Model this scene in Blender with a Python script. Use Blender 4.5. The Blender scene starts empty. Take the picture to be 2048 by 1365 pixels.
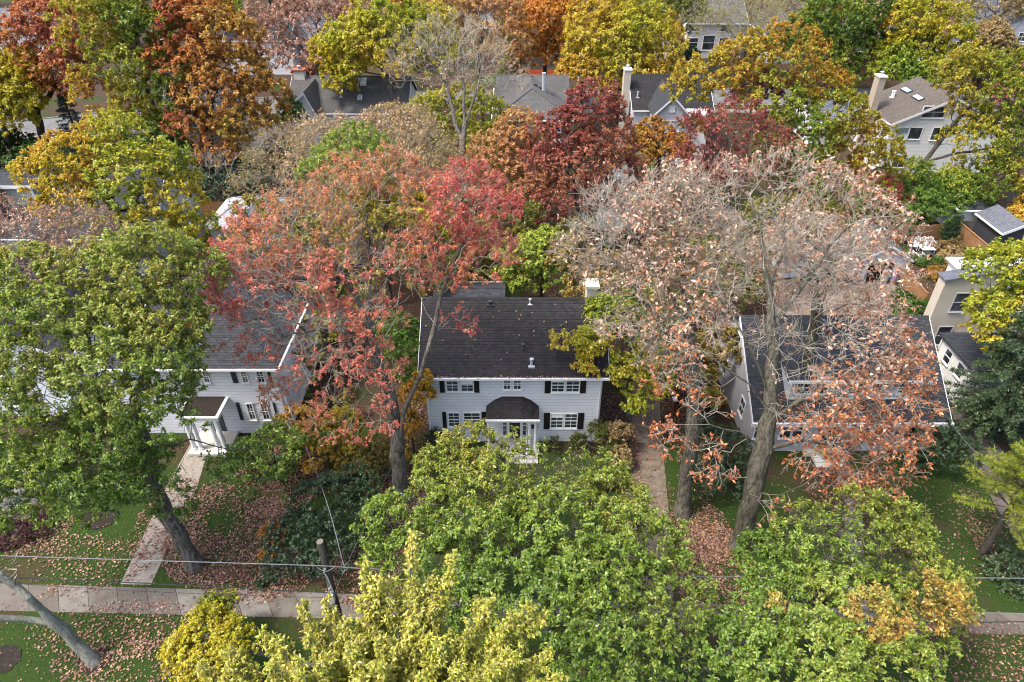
import bpy, math, random
import numpy as np
from mathutils import Vector, Matrix
R = math.radians
C = bpy.context.scene.collection
SC = bpy.context.scene

# ---------------------------------------------------------------- camera, sky, sun
H, PITCH, F = 31.6, R(35.4), 1365.0
cam = bpy.data.cameras.new('camera'); camo = bpy.data.objects.new('camera', cam); C.objects.link(camo)
cam.sensor_width = 36; cam.lens = 36 * F / 2048; cam.clip_end = 3000; cam.clip_start = .3
camo.location = (0, 0, H); camo.rotation_euler = (math.pi/2 - PITCH, 0, 0)
SC.camera = camo

SUN_EL, SUN_AZ = R(60), R(-108)      # azimuth from +Y clockwise: behind the camera, to its left
w = bpy.data.worlds.new('World'); SC.world = w; w.use_nodes = True
nt = w.node_tree; bg = nt.nodes['Background']
sky = nt.nodes.new('ShaderNodeTexSky'); sky.sky_type = 'NISHITA'; sky.sun_disc = False
sky.sun_elevation = SUN_EL; sky.sun_rotation = SUN_AZ; sky.air_density = 1.0; sky.dust_density = 4.0; sky.ozone_density = .6
nt.links.new(sky.outputs[0], bg.inputs[0]); bg.inputs[1].default_value = .15
sl = bpy.data.lights.new('sun', 'SUN'); so = bpy.data.objects.new('sun', sl); C.objects.link(so)
sl.energy = 1.5; sl.angle = R(10); sl.color = (1, .95, .88)
sd = Vector((math.sin(SUN_AZ)*math.cos(SUN_EL), math.cos(SUN_AZ)*math.cos(SUN_EL), math.sin(SUN_EL)))
so.rotation_euler = sd.to_track_quat('Z', 'Y').to_euler()
SC.view_settings.view_transform = 'Standard'; SC.view_settings.look = 'None'
SC.view_settings.gamma = 1; SC.view_settings.exposure = 1.56
SC.cycles.max_bounces = 5; SC.cycles.diffuse_bounces = 3; SC.cycles.glossy_bounces = 2
SC.cycles.transmission_bounces = 3; SC.cycles.transparent_max_bounces = 4
SC.cycles.filter_width = 1.05; SC.cycles.caustics_reflective = False; SC.cycles.caustics_refractive = False

# ---------------------------------------------------------------- pixel of the photograph -> point of the place
cp, sp = math.cos(PITCH), math.sin(PITCH)
def ray(u, v):
    a, b = (u-1024)/F, -(v-682.5)/F
    return np.array([a, cp + b*sp, -sp + b*cp])
def PY(u, v, Y):
    r = ray(u, v); return np.array([0, 0, H]) + r*(Y/r[1])
def PZ(u, v, z=0.):
    r = ray(u, v); return np.array([0, 0, H]) + r*((z-H)/r[2])
def depth(p): return p[1]*cp + (H-p[2])*sp

# ---------------------------------------------------------------- object helpers
def tag(o, label=None, cat=None, group=None, kind=None):
    if label: o['label'] = label
    if cat: o['category'] = cat
    if group: o['group'] = group
    if kind: o['kind'] = kind
    return o
def thing(name, label, cat, loc=(0, 0, 0), group=None):
    o = bpy.data.objects.new(name, None); C.objects.link(o); o.location = loc
    o.empty_display_size = .3
    return tag(o, label, cat, group)

def root_loc(o):
    x = np.zeros(3)
    while o is not None:
        x = x + np.array(o.location); o = o.parent
    return x

class MB:
    """collects polygons in world metres; build() makes one mesh with metre UVs per face"""
    def __init__(s): s.v = []; s.f = []
    def poly(s, pts):
        n = len(s.v); s.v += [tuple(map(float, p)) for p in pts]; s.f.append(list(range(n, n+len(pts)))); return s
    def box(s, x0, x1, y0, y1, z0, z1):
        a = [(x0,y0,z0),(x1,y0,z0),(x1,y1,z0),(x0,y1,z0),(x0,y0,z1),(x1,y0,z1),(x1,y1,z1),(x0,y1,z1)]
        for q in ((0,3,2,1),(4,5,6,7),(0,1,5,4),(1,2,6,5),(2,3,7,6),(3,0,4,7)): s.poly([a[i] for i in q])
        return s
    def slab(s, pts, th, vec=(0, 0, -1)):
        p = [np.array(q, float) for q in pts]; n = len(p)
        nn = sum((np.cross(p[i]-p[0], p[(i+1) % n]-p[0]) for i in range(1, n-1)), np.zeros(3))
        d = np.array(vec, float)*th
        if np.dot(nn, d) > 0: p = p[::-1]
        s.poly(p); s.poly([q+d for q in p[::-1]])
        for i in range(n):
            a, b = p[i], p[(i+1) % n]; s.poly([b, a, a+d, b+d])
        return s
    def tube(s, pts, r, n=8, cap=True):
        pts = [np.array(p, float) for p in pts]
        rs = r if hasattr(r, '__len__') else [r]*len(pts)
        rings = []
        for i, p in enumerate(pts):
            t = pts[min(i+1, len(pts)-1)] - pts[max(i-1, 0)]; t = t/np.linalg.norm(t)
            ref = np.array([0, 0, 1.]) if abs(t[2]) < .9 else np.array([1., 0, 0])
            a = np.cross(t, ref); a /= np.linalg.norm(a); b = np.cross(t, a)
            rings.append([p + rs[i]*(math.cos(2*math.pi*k/n)*a + math.sin(2*math.pi*k/n)*b) for k in range(n)])
        for A, B in zip(rings[:-1], rings[1:]):
            for k in range(n): s.poly([A[k], B[k], B[(k+1) % n], A[(k+1) % n]])
        if cap: s.poly(rings[0]); s.poly(rings[-1][::-1])
        return s
    def cone(s, x, y, z0, z1, r0, r1, n=14): return s.tube([(x, y, z0), (x, y, z1)], [r0, r1], n)
    def build(s, name, m, parent=None, smooth=False):
        me = bpy.data.meshes.new(name)
        off = root_loc(parent)
        vv = np.array(s.v) - off
        me.from_pydata(vv.tolist(), [], s.f)
        uv = me.uv_layers.new(name='UVMap')
        V = np.array(s.v)
        co = np.zeros((len(me.loops), 2))
        k = 0
        for f in s.f:
            P = V[f]; n = np.zeros(3)
            for i in range(1, len(f)-1): n += np.cross(P[i]-P[0], P[i+1]-P[0])
            n /= (np.linalg.norm(n) + 1e-12)
            t = np.cross([0, 0, 1.], n) if abs(n[2]) < .98 else np.array([1., 0, 0])
            t /= np.linalg.norm(t); b = np.cross(n, t)
            co[k:k+len(f), 0] = P@t; co[k:k+len(f), 1] = P@b; k += len(f)
        uv.data.foreach_set('uv', co.ravel())
        if smooth: me.polygons.foreach_set('use_smooth', [True]*len(me.polygons))
        me.materials.append(MAT[m] if isinstance(m, str) else m)
        o = bpy.data.objects.new(name, me); C.objects.link(o)
        if parent is not None: o.parent = parent
        return o

# ---------------------------------------------------------------- materials
MAT = {}
def srgb(r, g, b, k=1.):
    f = lambda c: ((c/255)/12.92 if c/255 < .04045 else ((c/255+.055)/1.055)**2.4)*k
    return (f(r), f(g), f(b), 1)
class N:
    """small node-graph helper"""
    def __init__(s, name):
        m = bpy.data.materials.new(name); m.use_nodes = True; s.m = m; s.t = m.node_tree
        s.t.nodes.clear(); s.out = s.n('OutputMaterial'); MAT[name] = m
    def n(s, typ, **kw):
        x = s.t.nodes.new('ShaderNode'+typ)
        for k, v in kw.items():
            if k.startswith('i_'):
                key = k[2:]; key = int(key) if key.isdigit() else key.replace('_', ' ')
                s.put(x.inputs[key], v)
            else: setattr(x, k, v)
        return x
    def put(s, sock, v):
        if hasattr(v, 'is_output'): s.t.links.new(v, sock)
        else: sock.default_value = v
    def math(s, op, a, b=0., c=0.):
        x = s.n('Math', operation=op); s.put(x.inputs[0], a); s.put(x.inputs[1], b); s.put(x.inputs[2], c); return x.outputs[0]
    def mix(s, f, a, b, mode='MIX'):
        x = s.n('Mix', data_type='RGBA', blend_type=mode)
        s.put(x.inputs[0], f); s.put(x.inputs[6], a); s.put(x.inputs[7], b); return x.outputs[2]
    def ramp(s, f, stops, interp='LINEAR'):
        x = s.n('ValToRGB'); s.put(x.inputs[0], f); cr = x.color_ramp; cr.interpolation = interp
        while len(cr.elements) < len(stops): cr.elements.new(.5)
        for e, (p, c) in zip(cr.elements, stops): e.position = p; e.color = c if len(c) == 4 else (*c, 1)
        return x.outputs[0]
    def noise(s, vec, scale, detail=4., rough=.55):
        x = s.n('TexNoise'); s.put(x.inputs['Vector'], vec); x.inputs['Scale'].default_value = scale
        x.inputs['Detail'].default_value = detail; x.inputs['Roughness'].default_value = rough; return x.outputs[0]
    def uv(s): return s.n('UVMap', uv_map='UVMap').outputs[0]
    def obj(s): return s.n('TexCoord').outputs['Object']
    def pos(s): return s.n('NewGeometry').outputs['Position']
    def bump(s, h, strength=.4, dist=.02):
        x = s.n('Bump'); x.inputs['Strength'].default_value = strength; x.inputs['Distance'].default_value = dist
        s.put(x.inputs['Height'], h); return x.outputs[0]
    def bsdf(s, col, rough=.7, nrm=None, spec=.4, metal=0.):
        b = s.n('BsdfPrincipled'); s.put(b.inputs['Base Color'], col); s.put(b.inputs['Roughness'], rough)
        b.inputs['Specular IOR Level'].default_value = spec; b.inputs['Metallic'].default_value = metal
        if nrm is not None: s.put(b.inputs['Normal'], nrm)
        s.t.links.new(b.outputs[0], s.out.inputs[0]); return b

def m_paint(name, col, rough=.55, dirt=.18, metal=0.):
    g = N(name); p = g.pos(); n = g.noise(p, 1.3, 6); n2 = g.noise(p, 14, 3)
    k = g.math('MULTIPLY', g.ramp(n, [(.35, (0, 0, 0)), (.75, (1, 1, 1))]), dirt)
    c = g.mix(k, col, (col[0]*.55, col[1]*.55, col[2]*.5, 1))
    g.bsdf(c, rough, g.bump(n2, .12, .01), metal=metal)
def m_siding(name, col, lap=.16, vertical=False, dirt=.22):
    g = N(name); uv = g.uv(); s = g.n('SeparateXYZ', i_0=uv); ax = s.outputs[0 if vertical else 1]
    fr = g.math('FRACT', g.math('DIVIDE', ax, lap))
    edge = g.ramp(fr, [(0, (0, 0, 0)), (.05, (0, 0, 0)), (.17, (1, 1, 1))])
    n = g.noise(g.pos(), .9, 6); n2 = g.noise(uv, 9, 3)
    c = g.mix(g.math('MULTIPLY', g.ramp(n, [(.4, (0, 0, 0)), (.8, (1, 1, 1))]), dirt), col, (col[0]*.6, col[1]*.6, col[2]*.56, 1))
    c = g.mix(g.math('MULTIPLY', g.math('SUBTRACT', 1., edge), .5), c, (col[0]*.35, col[1]*.35, col[2]*.36, 1))
    h = g.math('ADD', g.math('MULTIPLY', fr, -1.), g.math('MULTIPLY', n2, .15))
    g.bsdf(c, .6, g.bump(h, .5, .02))
def m_shingle(name, c1, c2, c3, sx=.28, sy=.16, moss=(.05, .06, .03, 1), mossk=.25, rough=.85, contrast=1.):
    g = N(name); uv = g.uv()
    b = g.n('TexBrick', i_Vector=uv); b.offset = .5; b.inputs['Scale'].default_value = 1
    b.inputs['Color1'].default_value = c1; b.inputs['Color2'].default_value = c2; b.inputs['Mortar'].default_value = (c1[0]*.25, c1[1]*.25, c1[2]*.25, 1)
    b.inputs['Mortar Size'].default_value = .012; b.inputs['Mortar Smooth'].default_value = .3
    b.inputs['Brick Width'].default_value = sx; b.inputs['Row Height'].default_value = sy; b.inputs['Bias'].default_value = 0
    n = g.noise(uv, .35, 6, .6); n2 = g.noise(uv, 30, 2); n3 = g.noise(uv, 1.6, 5)
    c = g.mix(g.ramp(n, [(.35, (0, 0, 0)), (.7, (1, 1, 1))]), b.outputs[0], g.mix(.55, b.outputs[0], c3))
    c = g.mix(g.math('MULTIPLY', g.ramp(n3, [(.52, (0, 0, 0)), (.72, (1, 1, 1))]), mossk), c, moss)
    c = g.mix(g.math('MULTIPLY', n2, .5), c, (c1[0]*.5, c1[1]*.5, c1[2]*.5, 1))
    s = g.n('SeparateXYZ', i_0=uv); fr = g.math('FRACT', g.math('DIVIDE', s.outputs[1], sy))
    h = g.math('ADD', g.math('MULTIPLY', fr, -.8), g.math('ADD', g.math('MULTIPLY', b.outputs[1], -.5), g.math('MULTIPLY', n2, .5)))
    g.bsdf(c, rough, g.bump(h, .9, .03), spec=.35)
def m_brick(name, c1, c2, mortar, w_=.22, h_=.075):
    g = N(name); uv = g.uv(); b = g.n('TexBrick', i_Vector=uv); b.inputs['Scale'].default_value = 1
    b.inputs['Color1'].default_value = c1; b.inputs['Color2'].default_value = c2; b.inputs['Mortar'].default_value = mortar
    b.inputs['Mortar Size'].default_value = .006; b.inputs['Brick Width'].default_value = w_; b.inputs['Row Height'].default_value = h_
    n = g.noise(g.pos(), 1.2, 6)
    c = g.mix(g.math('MULTIPLY', n, .5), b.outputs[0], (c1[0]*.6, c1[1]*.6, c1[2]*.6, 1))
    g.bsdf(c, .85, g.bump(g.math('MULTIPLY', b.outputs[1], -1.), .5, .01))
def m_rough(name, c1, c2, scale=2., fine=40., rough=.9, bumpd=.03, c3=None, s3=8.):
    g = N(name); p = g.pos(); n = g.noise(p, scale, 7, .6); n2 = g.noise(p, fine, 4, .7)
    c = g.mix(g.ramp(n, [(.35, (0, 0, 0)), (.65, (1, 1, 1))]), c1, c2)
    if c3: c = g.mix(g.ramp(g.noise(p, s3, 4, .7), [(.5, (0, 0, 0)), (.68, (1, 1, 1))]), c, c3)
    c = g.mix(g.math('MULTIPLY', n2, .6), c, (c1[0]*.4, c1[1]*.4, c1[2]*.4, 1))
    g.bsdf(c, rough, g.bump(n2, .6, bumpd), spec=.25)
def m_glass(name, col=(.02, .024, .028, 1), rough=.06):
    g = N(name); n = g.noise(g.pos(), 1.1, 3)
    c = g.mix(g.ramp(n, [(.4, (0, 0, 0)), (.6, (1, 1, 1))]), col, (col[0]*3, col[1]*3, col[2]*3, 1))
    g.bsdf(c, rough, g.bump(n, .05, .02), spec=.7)
def m_bark(name, c1, c2, lich=(.3, .32, .25, 1), lk=.35, stretch=.18):
    g = N(name); o = g.obj(); mp = g.n('Mapping', i_0=o); mp.inputs['Scale'].default_value = (1, 1, stretch)
    n = g.noise(mp.outputs[0], 8, 7, .75); n1 = g.noise(o, 1.1, 5); n2 = g.noise(o, 5, 5)
    c = g.mix(g.ramp(n, [(.42, (0, 0, 0)), (.58, (1, 1, 1))]), c1, c2)
    c = g.mix(g.math('MULTIPLY', g.ramp(n2, [(.5, (0, 0, 0)), (.65, (1, 1, 1))]), lk), c, lich)
    c = g.mix(g.math('MULTIPLY', n1, .5), c, (c1[0]*.7, c1[1]*.75, c1[2]*.6, 1))
    g.bsdf(c, .9, g.bump(n, 1., .1), spec=.2)
def m_leaf(name, stops, trans=.38, rough=.42, vary=.55, spec=.5):
    """stops: colours along the leaf tone (kind and age of the leaf, on the left oak also lit tops), 0..1"""
    g = N(name); t = g.n('Attribute', attribute_name='tone').outputs['Fac']; v = g.n('Attribute', attribute_name='vary').outputs['Fac']
    c = g.ramp(t, [(i/(len(stops)-1), s) for i, s in enumerate(stops)])
    hs = g.n('HueSaturation'); g.put(hs.inputs['Color'], c)
    g.put(hs.inputs['Value'], g.math('ADD', 1-vary/2, g.math('MULTIPLY', v, vary)))
    g.put(hs.inputs['Hue'], g.math('ADD', .488, g.math('MULTIPLY', v, .024)))
    b = g.n('BsdfPrincipled'); g.put(b.inputs['Base Color'], hs.outputs[0]); b.inputs['Roughness'].default_value = rough
    b.inputs['Specular IOR Level'].default_value = spec
    tr = g.n('BsdfTranslucent'); g.put(tr.inputs[0], hs.outputs[0])
    mx = g.n('MixShader'); mx.inputs[0].default_value = trans
    g.t.links.new(b.outputs[0], mx.inputs[1]); g.t.links.new(tr.outputs[0], mx.inputs[2]); g.t.links.new(mx.outputs[0], g.out.inputs[0])

m_siding('white_siding', (.64, .65, .685, 1), .24, dirt=.3); m_siding('cream_siding', (.66, .66, .62, 1), .17)
m_siding('grey_siding', (.42, .45, .48, 1), .17); m_siding('sage_siding', (.36, .38, .34, 1), .15)
m_siding('dark_siding', (.035, .038, .045, 1), .14); m_siding('mauve_siding', (.38, .375, .4, 1), .17)
m_paint('white_paint', (.72, .72, .72, 1)); m_paint('black_paint', (.012, .012, .013, 1), .4, .1); m_paint('navy_paint', (.015, .02, .035, 1), .4, .1)
m_paint('grey_paint', (.4, .41, .42, 1)); m_paint('light_metal', (.55, .57, .6, 1), .35, .2, .4); m_paint('dark_metal', (.05, .05, .055, 1), .4, .2, .3)
m_paint('blue_plastic', (.02, .06, .5, 1), .4, .05); m_paint('purple_plastic', (.32, .25, .42, 1), .4, .1); m_paint('orange_net', (.7, .07, .02, 1), .6, .1)
m_paint('terracotta', (.3, .11, .05, 1), .8); m_paint('wire_black', (.02, .02, .022, 1), .5, 0); m_paint('wire_grey', (.17, .175, .18, 1), .45, .1)
m_paint('canvas', (.85, .85, .83, 1), .8, .08); m_paint('stone_paint', (.5, .48, .43, 1), .8, .3)
m_shingle('black_shingle', (.013, .012, .013, 1), (.036, .033, .036, 1), (.024, .021, .023, 1), .26, .19)
m_shingle('charcoal_shingle', (.022, .023, .028, 1), (.06, .064, .074, 1), (.036, .04, .048, 1), .3, .17)
m_shingle('slate_shingle', (.1, .11, .13, 1), (.16, .17, .2, 1), (.13, .14, .17, 1), .35, .22, mossk=.12)
m_shingle('grey_shingle', (.09, .088, .085, 1), (.15, .145, .14, 1), (.06, .055, .05, 1), .3, .15, mossk=.3)
m_shingle('brown_shingle', (.1, .082, .068, 1), (.17, .145, .12, 1), (.08, .062, .05, 1), .3, .15, mossk=.2)
m_shingle('glare_shingle', (.42, .43, .47, 1), (.6, .61, .66, 1), (.3, .31, .34, 1), .4, .16, mossk=.1)  # whitish glare on the garage roof, painted into the shingle colours
m_brick('red_brick', (.19, .065, .045, 1), (.13, .045, .035, 1), (.3, .27, .24, 1)); m_brick('tan_brick', (.42, .34, .25, 1), (.33, .26, .19, 1), (.45, .42, .38, 1))
m_brick('paver_brick', (.3, .265, .22, 1), (.22, .19, .155, 1), (.12, .1, .08, 1), .2, .2)
m_rough('beige_stucco', (.6, .54, .44, 1), (.52, .47, .38, 1), .8, 25); m_rough('white_stucco', (.75, .74, .71, 1), (.66, .65, .62, 1), .6, 25)
m_rough('asphalt', (.13, .13, .13, 1), (.19, .185, .18, 1), .3, 60); m_rough('kerb_concrete', (.27, .25, .22, 1), (.2, .185, .16, 1), .8, 50)
m_rough('gravel', (.12, .1, .078, 1), (.26, .22, .17, 1), 2.5, 13, c3=(.16, .085, .05, 1), s3=8); m_rough('old_drive', (.11, .092, .088, 1), (.17, .15, .138, 1), .7, 30, c3=(.14, .08, .06, 1), s3=9)
m_rough('patio_concrete', (.2, .17, .14, 1), (.28, .245, .2, 1), .5, 30, c3=(.3, .15, .08, 1), s3=7); m_rough('mulch', (.018, .014, .012, 1), (.035, .026, .02, 1), 4, 30)
m_rough('old_wood', (.15, .125, .11, 1), (.21, .18, .16, 1), 1.5, 30); m_rough('cedar', (.36, .19, .09, 1), (.28, .14, .065, 1), 1.2, 30); m_rough('red_wood', (.22, .07, .03, 1), (.16, .05, .025, 1), 1.5, 30)
m_bark('pole_wood', (.04, .032, .026, 1), (.15, .125, .105, 1), (.12, .1, .085, 1), .3, .06)
m_glass('window_glass'); m_glass('skylight_glass', (.2, .25, .26, 1), .1)
m_bark('oak_bark', (.05, .042, .035, 1), (.21, .185, .16, 1), lk=.2); m_bark('grey_bark', (.055, .048, .04, 1), (.2, .18, .155, 1), (.24, .25, .2, 1)); m_bark('grey_twig', (.36, .315, .26, 1), (.5, .45, .385, 1), (.4, .41, .36, 1), .2); m_bark('dark_bark', (.04, .034, .028, 1), (.085, .072, .06, 1), (.14, .15, .1, 1))
m_bark('pale_bark', (.16, .155, .13, 1), (.32, .315, .27, 1), (.3, .34, .25, 1)); m_bark('mossy_bark', (.045, .038, .03, 1), (.19, .168, .14, 1), (.16, .19, .09, 1), .5)
# ---------------------------------------------------------------- vegetation
KL = 1.62
# leaf colours along each tree's tone 0..1
m_leaf('leaf_green', [(.035,.09,.012),(.085,.18,.02),(.17,.28,.03),(.3,.37,.05),(.42,.32,.06)])
m_leaf('leaf_oak_green', [(.045,.11,.018),(.11,.2,.025),(.23,.32,.04),(.4,.4,.08),(.5,.25,.06)])
m_leaf('leaf_yellowgreen', [(.17,.26,.03),(.37,.42,.05),(.55,.52,.08),(.57,.52,.16),(.52,.34,.09)])
m_leaf('leaf_yellow', [(.26,.32,.03),(.46,.42,.025),(.56,.43,.025),(.58,.36,.03),(.52,.24,.03)])
m_leaf('leaf_goldorange', [(.12,.22,.02),(.32,.37,.03),(.53,.44,.035),(.58,.31,.05),(.52,.19,.06)])
m_leaf('leaf_orange', [(.22,.17,.025),(.4,.22,.03),(.5,.2,.035),(.45,.14,.04),(.34,.08,.04)])
m_leaf('leaf_rust', [(.2,.22,.03),(.44,.28,.04),(.5,.21,.05),(.43,.135,.06),(.36,.1,.07)])
m_leaf('leaf_mixed', [(.06,.13,.015),(.17,.25,.025),(.42,.36,.03),(.54,.22,.04),(.42,.1,.05)])
m_leaf('leaf_peach', [(.44,.33,.06),(.5,.32,.09),(.52,.3,.12),(.53,.24,.1),(.5,.2,.1)])
m_leaf('leaf_brightorange', [(.5,.3,.05),(.52,.24,.035),(.53,.21,.03),(.53,.18,.04),(.5,.15,.08)])
m_leaf('leaf_coral', [(.46,.26,.07),(.57,.23,.1),(.58,.18,.12),(.58,.09,.08),(.46,.045,.055)])
m_leaf('leaf_darkred', [(.4,.19,.07),(.35,.115,.07),(.3,.075,.06),(.25,.055,.05),(.42,.18,.14)])
m_leaf('leaf_palebrown', [(.42,.13,.045),(.54,.21,.09),(.55,.33,.22),(.56,.46,.38),(.5,.17,.06)], .25)
m_leaf('leaf_tan', [(.22,.2,.05),(.34,.24,.09),(.44,.3,.15),(.5,.33,.2),(.42,.22,.1)], .3)
m_leaf('leaf_pinkbrown', [(.3,.17,.09),(.4,.22,.14),(.47,.27,.19),(.5,.31,.23),(.38,.2,.13)], .3)
m_leaf('leaf_olive', [(.06,.1,.02),(.13,.16,.025),(.24,.23,.035),(.34,.25,.05),(.36,.2,.06)])
m_leaf('leaf_evergreen', [(.012,.03,.014),(.02,.05,.02),(.035,.075,.028),(.055,.1,.035),(.1,.13,.04)], .15)
m_leaf('leaf_bluespruce', [(.018,.035,.03),(.03,.06,.05),(.05,.09,.075),(.07,.11,.09),(.09,.12,.09)], .1)
m_leaf('leaf_limepine', [(.14,.2,.02),(.24,.3,.03),(.34,.38,.035),(.42,.42,.05),(.46,.42,.08)])
m_leaf('leaf_burgundy', [(.05,.018,.018),(.09,.025,.03),(.13,.03,.05),(.1,.05,.03),(.08,.07,.03)])
m_leaf('leaf_pink', [(.4,.1,.1),(.5,.16,.16),(.52,.22,.2),(.5,.2,.16),(.45,.14,.1)])
m_leaf('leaf_litter', [(.05,.02,.012),(.11,.046,.028),(.2,.098,.064),(.33,.21,.155),(.33,.17,.05)], .1, .6)

KT, KP, KN = 1.5, 1.7, 2.0     # foliage density
def unit(a): return a/(np.linalg.norm(a, axis=-1, keepdims=True)+1e-9)
def fbm(p, freq, seed, octs=3):
    r = np.random.default_rng(seed); out = np.zeros(len(p)); amp = 1.; tot = 0
    for o in range(octs):
        k = unit(r.normal(size=(5, 3)))*freq*(2**o)*(.7+.6*r.random((5, 1))); ph = r.random(5)*6.283
        out += amp*np.sin(p@k.T + ph).sum(1)/2.2; tot += amp; amp *= .55
    return out/tot

def mesh_quads(name, V, nq, m, attrs=None, smooth=False):
    """V (nq*4,3) -> mesh of separate quads"""
    me = bpy.data.meshes.new(name)
    me.vertices.add(len(V)); me.vertices.foreach_set('co', V.astype(np.float32).ravel())
    me.loops.add(nq*4); me.loops.foreach_set('vertex_index', np.arange(nq*4, dtype=np.int32))
    me.polygons.add(nq); me.polygons.foreach_set('loop_start', np.arange(0, nq*4, 4, dtype=np.int32))
    me.update()
    for k, a in (attrs or {}).items():
        at = me.attributes.new(k, 'FLOAT', 'FACE'); at.data.foreach_set('value', a.astype(np.float32))
    me.materials.append(MAT[m]); return me

def leaf_verts(base, axis, nrm, L, W, fold=.18, droop=.25):
    side = unit(np.cross(axis, nrm)); nn = unit(np.cross(side, axis))
    L = L[:, None]; W = W[:, None]
    mid = base + axis*L*.48 + nn*W*fold
    tip = base + axis*L - nn*L*droop
    return np.stack([base, mid + side*W*.5, tip, mid - side*W*.5], 1).reshape(-1, 3)

def branch_mesh(name, P0, P1, T0, T1, R0, R1, m, thick=.035, m2=None):
    """every edge of the skeleton as a tapered tube"""
    Vs, Fs, n0, MI = [], [], 0, []
    for sel, k in ((R0 >= thick, 8), (R0 < thick, 3)):
        if not sel.any(): continue
        rings = []
        for P, T, r in ((P0[sel], T0[sel], R0[sel]), (P1[sel], T1[sel], R1[sel])):
            ref = np.tile(np.array([.31, .94, .12]), (len(P), 1)); bad = np.abs((unit(T)*unit(ref)).sum(1)) > .93
            ref[bad] = (.9, -.3, .3)
            a = unit(np.cross(T, ref)); b = unit(np.cross(T, a))
            ang = np.arange(k)*2*math.pi/k
            rings.append(P[:, None, :] + r[:, None, None]*(np.cos(ang)[None, :, None]*a[:, None, :] + np.sin(ang)[None, :, None]*b[:, None, :]))
        V = np.concatenate(rings, 1).reshape(-1, 3); E = int(sel.sum()); MI.append(np.full(E*k, 0 if k == 8 else 1, np.int32))
        i = np.arange(k); q = np.stack([i, (i+1) % k, k+(i+1) % k, k+i], 1)
        Fs.append((np.arange(E)[:, None, None]*2*k + q[None] + n0).reshape(-1, 4)); Vs.append(V); n0 += len(V)
    V = np.concatenate(Vs); Fq = np.concatenate(Fs)
    me = bpy.data.meshes.new(name)
    me.vertices.add(len(V)); me.vertices.foreach_set('co', V.astype(np.float32).ravel())
    me.loops.add(Fq.size); me.loops.foreach_set('vertex_index', Fq.astype(np.int32).ravel())
    me.polygons.add(len(Fq)); me.polygons.foreach_set('loop_start', np.arange(0, Fq.size, 4, dtype=np.int32))
    me.update(); me.polygons.foreach_set('use_smooth', np.ones(len(Fq), bool)); me.materials.append(MAT[m])
    if m2: me.materials.append(MAT[m2]); me.polygons.foreach_set('material_index', np.concatenate(MI))
    return me

def sample_blobs(blobs, n, rng, seed, shell=.5, top=.0):
    """points spread through the crown's volume, denser to its outside, with an uneven outline"""
    w = np.array([b[3]**2.2 for b in blobs]); idx = rng.choice(len(blobs), n, p=w/w.sum())
    c = np.array([b[:3] for b in blobs])[idx]; r = np.array([b[3] for b in blobs])[idx]
    fl = np.array([b[4] for b in blobs])[idx]
    d = unit(rng.normal(size=(n, 3))); d[:, 2] = np.where(d[:, 2] < -.25, -d[:, 2]*rng.random(n), d[:, 2]); d = unit(d)
    rad = r*(shell + (1-shell)*rng.random(n)**.6)
    rad *= 1 + .3*fbm(c+d*r[:, None], 1.1/np.mean(r)+.35, seed)
    off = d*rad[:, None]; off[:, 2] *= fl
    return c + off, np.array([b[5] for b in blobs])[idx]

def grow(nodes, att, seg, bal, rng, wig=.12):
    """join every point of the crown to the nearest branch already there"""
    n = len(nodes['p']); cap = n + len(att)*5 + 10
    P = np.zeros((cap, 3)); P[:n] = nodes['p']; par = np.full(cap, -1); par[:n] = nodes['par']
    L = np.zeros(cap); ok = np.ones(cap)*0
    for i in range(n):
        if par[i] >= 0: L[i] = L[par[i]] + np.linalg.norm(P[i]-P[par[i]])
    ok[:n] = nodes.get('pen', np.zeros(n))
    d0 = np.min(np.linalg.norm(att[:, None, :] - P[None, :n:max(1, n//40)], axis=2), 1)
    for a in att[np.argsort(d0)]:
        d = np.sqrt(((P[:n]-a)**2).sum(1))
        j = int(np.argmin(d + bal*L[:n] + ok[:n])); D = d[j]
        if D < .05: continue
        m = max(1, int(round(D/seg))); m = min(m, 4); last = j
        up = .12*D
        for k in range(1, m+1):
            t = k/m; q = P[j]*(1-t) + a*t
            if k < m: q = q + rng.normal(size=3)*wig*D/m + np.array([0, 0, -up*4*t*(1-t)*.6])
            P[n] = q; par[n] = last; L[n] = L[last] + D/m; last = n; n += 1
    return P[:n], par[:n]

def polyline(nodes, pts, parent=-1, sub=.7):
    """add a limb through the given points; returns the index of its last node"""
    pts = [np.array(p, float) for p in pts]; last = parent
    if parent < 0: nodes['p'].append(pts[0]); nodes['par'].append(-1); last = len(nodes['p'])-1
    else: pts = [nodes['p'][parent]] + pts
    for a, b in zip(pts[:-1], pts[1:]):
        m = max(1, int(np.linalg.norm(b-a)/sub))
        for k in range(1, m+1):
            nodes['p'].append(a + (b-a)*k/m); nodes['par'].append(last); last = len(nodes['p'])-1
    return last

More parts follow.
